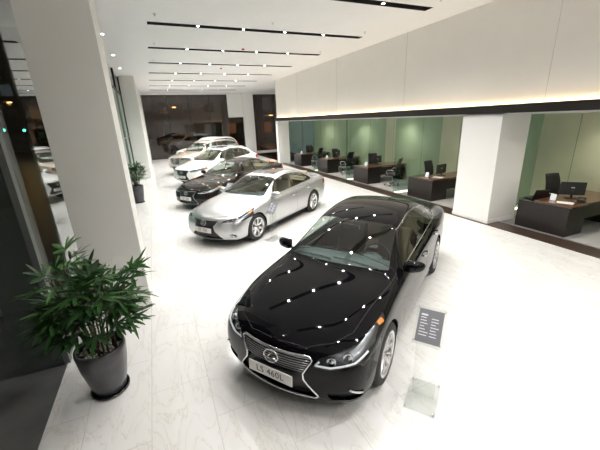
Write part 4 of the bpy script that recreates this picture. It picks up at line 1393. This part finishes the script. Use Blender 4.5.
# ------------------------------------------------------------------ potted palms
leaf_mats = [mat('palm_leaf_%d' % i, c, .32, coat=.35, noise=.3, nscale=30) for i, c in enumerate([(.020, .062, .018), (.034, .098, .025), (.065, .16, .040)])]
stem_m = mat('palm_cane', (.06, .045, .028), .8, noise=.3, nscale=60)
pot_m = mat('pot_dark_glaze', (.055, .052, .058), .33, coat=.3, noise=.35, nscale=5)
pebble_m = mat('white_pebble', (.62, .60, .55), .6, noise=.15, nscale=9)
def make_palm(label, x, y, seed, r_rim=.27, hp=.60, H=1.15, nleaf=46, spread=.40, base=.165, saucer=True):
    rnd = random.Random(seed)
    t = thing('potted_palm', label, 'potted plant', (x, y, 0), 0, 'potted palms')
    p_ = MB()
    prof = [(0, .02), (base, .02), (base + .012, .04), (lerp(base, r_rim, .45), hp * .30), (lerp(base, r_rim, .80), hp * .62), (r_rim - .004, hp * .86), (r_rim, hp * .93), (r_rim - .004, hp), (r_rim - .03, hp), (r_rim - .034, hp * .93), (r_rim - .04, hp - .10)]
    p_.lathe(prof, 48); p_.obj('pot', pot_m, t)
    if saucer:
        s_ = MB(); s_.lathe([(0, .0), (base + .02, .0), (base + .045, .012), (base + .045, .035), (base + .03, .035), (base + .02, .02), (0, .018)], 40); s_.obj('saucer', gloss_black, t)
    sl = MB(); sl.lathe([(0, hp - .075), (r_rim - .038, hp - .075)], 32); sl.obj('soil', mat('soil', (.03, .02, .015), .95), t)
    pb = MB()
    for i in range(330):
        a = rnd.uniform(0, 2 * PI); r = (r_rim - .05) * math.sqrt(rnd.random()); s = rnd.uniform(.009, .019)
        c = Vector((r * math.cos(a), r * math.sin(a), hp - .07 + rnd.uniform(0, .025)))
        Mr = Matrix.Rotation(rnd.uniform(0, 6), 3, 'Z') @ Matrix.Rotation(rnd.uniform(-.6, .6), 3, 'X')
        vs = [c + Mr @ Vector(v) for v in ((s, 0, 0), (-s, 0, 0), (0, s * .8, 0), (0, -s * .8, 0), (0, 0, s * .65), (0, 0, -s * .65))]
        pb.add(vs, [(0, 2, 4), (2, 1, 4), (1, 3, 4), (3, 0, 4), (2, 0, 5), (1, 2, 5), (3, 1, 5), (0, 3, 5)], 0, True)
    pb.obj('pebbles', pebble_m, t, kind='stuff')
    canes = MB(); fol = MB(); n = 15
    tops = []
    for i in range(n):
        a = 2 * PI * i / n + rnd.uniform(-.2, .2); r = (r_rim - .08) * rnd.uniform(.2, .9)
        b0 = Vector((r * math.cos(a), r * math.sin(a), hp - .08)); hgt = H * rnd.uniform(.42, .85)
        lean = rnd.uniform(.02, .22)
        b1 = b0 + Vector((math.cos(a) * lean * .4, math.sin(a) * lean * .4, hgt * .5)); b2 = b0 + Vector((math.cos(a) * lean, math.sin(a) * lean, hgt))
        canes.tube([b0, b1, b2], [.011, .009, .006], 6); tops.append((b0, b1, b2, a))
    def leaflet(o, d, up, Ln, w, droop, mi):
        side = d.cross(up).normalized(); pts = []; K = 5
        for q_ in range(K + 1):
            f = q_ / K
            c = o + d * (Ln * f) - Vector((0, 0, 1)) * droop * f * f * Ln + up * .0
            ww = w * (math.sin(PI * (.10 + .86 * f)) ** .7) * (1 if f < .9 else .55)
            if q_ == 0: ww = w * .25
            if q_ == K: ww = w * .16
            pts.append((c + side * ww, c - up * ww * .28, c - side * ww))
        vs = [v for tr in pts for v in tr]; fs = []
        for q_ in range(K):
            fs += [(3 * q_, 3 * q_ + 1, 3 * q_ + 4, 3 * q_ + 3), (3 * q_ + 1, 3 * q_ + 2, 3 * q_ + 5, 3 * q_ + 4)]
        fol.add(vs, fs, mi, True)
    for i in range(nleaf):
        b0, b1, b2, ca = tops[i % n]
        f = rnd.uniform(.34, 1.0) if i >= n else 1.0
        o = b0.lerp(b1, min(1, f * 2)) if f < .5 else b1.lerp(b2, f * 2 - 1)
        a = (ca + rnd.uniform(-1.1, 1.1)) if f < .9 else rnd.uniform(0, 2 * PI)
        el = rnd.uniform(.2, .85) if f < .85 else rnd.uniform(.5, 1.25)
        pl_ = spread * rnd.uniform(.55, 1.0) * (.85 if el > .8 else 1)
        d = Vector((math.cos(a) * math.cos(el), math.sin(a) * math.cos(el), math.sin(el)))
        e = o + d * pl_
        canes.tube([o, o.lerp(e, .5) + Vector((0, 0, .02)), e], [.004, .0035, .003], 5, 1)
        d2 = (d - Vector((0, 0, rnd.uniform(0, .45)))).normalized()
        sd2 = d2.cross(Vector((0, 0, 1))).normalized(); up = sd2.cross(d2).normalized()
        k = rnd.choice((5, 6, 6, 7)); mi = rnd.choice((0, 0, 1, 1, 2))
        for j in range(k):
            g = (j / (k - 1) - .5) * 2
            an = g * 1.25 + rnd.uniform(-.1, .1)
            dd_ = (d2 * math.cos(an) + sd2 * math.sin(an) + up * rnd.uniform(-.12, .25)).normalized()
            Ln = rnd.uniform(.20, .30) * (1 - .25 * abs(g))
            leaflet(e, dd_, up, Ln, rnd.uniform(.016, .023), rnd.uniform(.0, .45), mi)
    canes.obj('canes', [stem_m, leaf_mats[1]], t); fol.obj('foliage', leaf_mats, t)
    return t
make_palm('large leafy palm in a dark grey tapered pot by the big left column', -.88, 3.54, 5, r_rim=.245, hp=.58, H=1.34, nleaf=135, spread=.24, base=.15)
make_palm('smaller leafy palm in a dark pot behind the big left column', -.88, 13.55, 9, r_rim=.25, hp=.66, H=.95, nleaf=95, base=.17, spread=.24)

# ------------------------------------------------------------------ outside at night
bldg = [mat('facade_dark_%d' % i, c, .8, noise=.3, nscale=.6) for i, c in enumerate([(.11, .075, .055), (.07, .065, .06), (.09, .06, .045)])]
win_lit = lamp('window_lit_orange', (1, .50, .22), .16)
win_dim = lamp('window_lit_dim', (.75, .85, 1), .09)
orange_lamp = lamp('street_lamp_orange', (1, .50, .16), 30)
orange_sign = lamp('sign_orange', (1, .35, .10), .9)
def make_building(label, x0, x1, y0, y1, h, seed, facing):
    rnd = random.Random(seed)
    t = thing('building', label, 'building', ((x0 + x1) / 2, (y0 + y1) / 2, 0), 0, None)
    W, D = x1 - x0, y1 - y0
    b = MB(); b.box((0, 0, h / 2), (W, D, h)); b.obj('facade', bldg[seed % 3], t)
    r = MB(); r.box((0, 0, h + .15), (W + .3, D + .3, .3)); r.obj('roof_parapet', bldg[(seed + 1) % 3], t)
    nfl = int(h // 3.2)
    for fl in range(nfl):
        span = W if facing == 'S' else D
        k = int(span // 2.6)
        for i in range(k):
            q_ = -span / 2 + (i + .5) * span / k; z = 1.9 + fl * 3.2
            m = win_lit if rnd.random() < .22 else win_dim if rnd.random() < .25 else gloss_black
            w = MB()
            if facing == 'S': w.box((q_, -D / 2 - .02, z), (1.3, .06, 1.5))
            else: w.box((W / 2 + .02, q_, z), (.06, 1.3, 1.5))
            w.obj('window', m, t)
    return t
make_building('brown night facade straight beyond the far window', .5, 13, 52, 60, 13, 3, 'S')
make_building('dim grey building beyond the far window, on the right', 14, 26, 47, 56, 10, 1, 'S')
make_building('dark building across the street beyond the left glass, nearer', -34, -24, 18, 40, 12, 5, 'E')
make_building('tall dark building far up the street beyond the left glass', -30, -14, 62, 72, 16, 4, 'S')
def make_street_lamp(label, x, y, h, side=1):
    t = thing('street_lamp', label, 'street lamp', (x, y, 0), 0, 'street lamps')
    p_ = MB(); p_.tube([(0, 0, 0), (0, 0, h - .4), (side * .25, 0, h), (side * 1.1, 0, h + .12)], [.09, .06, .05, .04], 8); p_.obj('pole', frame_dark, t)
    l = MB(); l.box((side * 1.3, 0, h + .1), (.55, .22, .10), bev=.03); hd_ = l.obj('lamp_head', frame_dark, t)
    e = MB(); e.box((side * 1.3, 0, h + .035), (.42, .16, .03)); e.obj('lamp', orange_lamp, hd_)
    li = bpy.data.lights.new('glow', 'POINT'); li.energy = 140; li.color = (1, .5, .18); li.shadow_soft_size = .15
    o = bpy.data.objects.new('glow', li); COL.objects.link(o); o.parent = t; o.location = (side * 1.3, 0, h - .1)
make_street_lamp('street lamp with orange light, farther up the street beyond the left glass', -14.4, 45, 5.6)
make_street_lamp('street lamp with orange light, nearer one beyond the left glass', -10.5, 26, 6.2, -1)
make_street_lamp('street lamp with orange light beyond the far window', 1.4, 41, 4.6)
make_street_lamp('street lamp with orange light beyond the far right window', 12.5, 40, 3.4)
def make_signal(label, x, y, z):
    t = thing('traffic_light', label, 'traffic light', (x, y, 0), 0, 'traffic lights up the street')
    p_ = MB(); p_.tube([(0, 0, 0), (0, 0, z + .2)], .06, 8); p_.obj('pole', frame_dark, t)
    b = MB(); b.box((0, 0, z), (.34, .25, .95), bev=.04); hb = b.obj('housing', black_plastic, t)
    for k, (dz, m) in enumerate(((.28, mat('signal_red_off', (.1, .01, .01), .4)), (0, mat('signal_amber_off', (.1, .05, .01), .4)), (-.28, lamp('signal_green', (.1, 1, .65), 12)))):
        c = MB(); c.lathe([(0, 0), (.12, 0), (.13, -.03)], 14, axis='Y', c=(0, -.14, z + dz)); c.obj('signal_lens', m, hb)
make_signal('left one of the two green traffic lights up the street', -13.88, 44, 3.2)
make_signal('right one of the two green traffic lights up the street', -12.2, 44, 3.1)

def place_car(root, nose, deg=None, hd_=(-.818, -.575), L=5):
    """puts the nose of a car at a floor point, pointing along hd_"""
    h = Vector((hd_[0], hd_[1], 0)).normalized()
    root.location = Vector((nose[0], nose[1], 0)) - h * (L / 2)
    root.rotation_euler = (0, 0, math.atan2(h.y, h.x))
ls, _ = make_car('sedan', 'glossy black luxury sedan nearest the viewer, with a number plate reading LS 460L', 'car', spec_ls(), 'cars in the showroom')
place_car(ls, (.705, 2.505), hd_=(-.82, -.5724), L=5.03)
es, _ = make_car('sedan', 'silver sedan with dark sunroof standing behind the black one', 'car', spec_es(), 'cars in the showroom')
place_car(es, (.75, 7.50), L=4.84)
gs, _ = make_car('sedan', 'dark brown sedan between the silver sedan and the white crossover', 'car', spec_gs(), 'cars in the showroom')
place_car(gs, (.70, 11.27), L=4.85)
rx, _ = make_car('crossover', 'white crossover between the dark brown sedan and the champagne off-roader', 'car', spec_rx(), 'cars in the showroom')
place_car(rx, (.92, 15.6), L=4.77)
gx, _ = make_car('off_road_vehicle', 'champagne gold off-roader with roof rails behind the white crossover', 'car', spec_gx(), 'cars in the showroom')
place_car(gx, (.92, 19.95), L=4.88)
lx, _ = make_car('off_road_vehicle', 'big white off-roader last in the row, nearest the far window', 'car', spec_gx(white_paint, 'LX 570', L=5.0, hw=.985, H=1.84, ds=.32), 'cars in the showroom')
place_car(lx, (1.60, 23.8), L=5.0)
bs = spec_gx(blue_paint, '', L=4.9, hw=.95, H=1.80); bs['rails'] = None
bl, _ = make_car('off_road_vehicle', 'dark blue off-roader parked outside beyond the far window', 'car', bs)
place_car(bl, (.7, 32.9), hd_=(-1, -.12), L=4.9)

# ------------------------------------------------------------------ night sky, camera, output
w = bpy.data.worlds.new('night'); scene.world = w; w.use_nodes = True
w.node_tree.nodes['Background'].inputs[0].default_value = (.016, .012, .011, 1)
w.node_tree.nodes['Background'].inputs[1].default_value = 1
cam = bpy.data.cameras.new('camera'); cam.sensor_width = 36; cam.lens = 321.5147 / 600 * 36; cam.clip_start = .05; cam.clip_end = 300
co = bpy.data.objects.new('camera', cam); COL.objects.link(co); scene.camera = co
yaw, pitch, roll = map(math.radians, (23.19894617, 18.16307667, -2.28883314))
cy, sy, cp, sp_, cr, sr = math.cos(yaw), math.sin(yaw), math.cos(pitch), math.sin(pitch), math.cos(roll), math.sin(roll)
f = Vector((sy * cp, cy * cp, -sp_)); rt = Vector((cy, -sy, 0)); up = rt.cross(f)
rt2 = rt * cr + up * sr; up2 = up * cr - rt * sr
Mx = Matrix((rt2, up2, -f)).transposed()
co.matrix_world = Matrix.Translation((0, 0, 2.8)) @ Mx.to_4x4()
vs_ = scene.view_settings
vs_.view_transform = 'Standard'; vs_.look = 'None'; vs_.gamma = 1; vs_.use_curve_mapping = False
vs_.exposure = 0.42
cy_ = scene.cycles
cy_.use_denoising = True; cy_.max_bounces = 10; cy_.diffuse_bounces = 6; cy_.glossy_bounces = 6; cy_.transmission_bounces = 8; cy_.transparent_max_bounces = 24
cy_.sample_clamp_indirect = 8; cy_.use_light_tree = True; cy_.caustics_reflective = False; cy_.caustics_refractive = False
for m in list(bpy.data.materials):
    if m.users == 0: bpy.data.materials.remove(m)
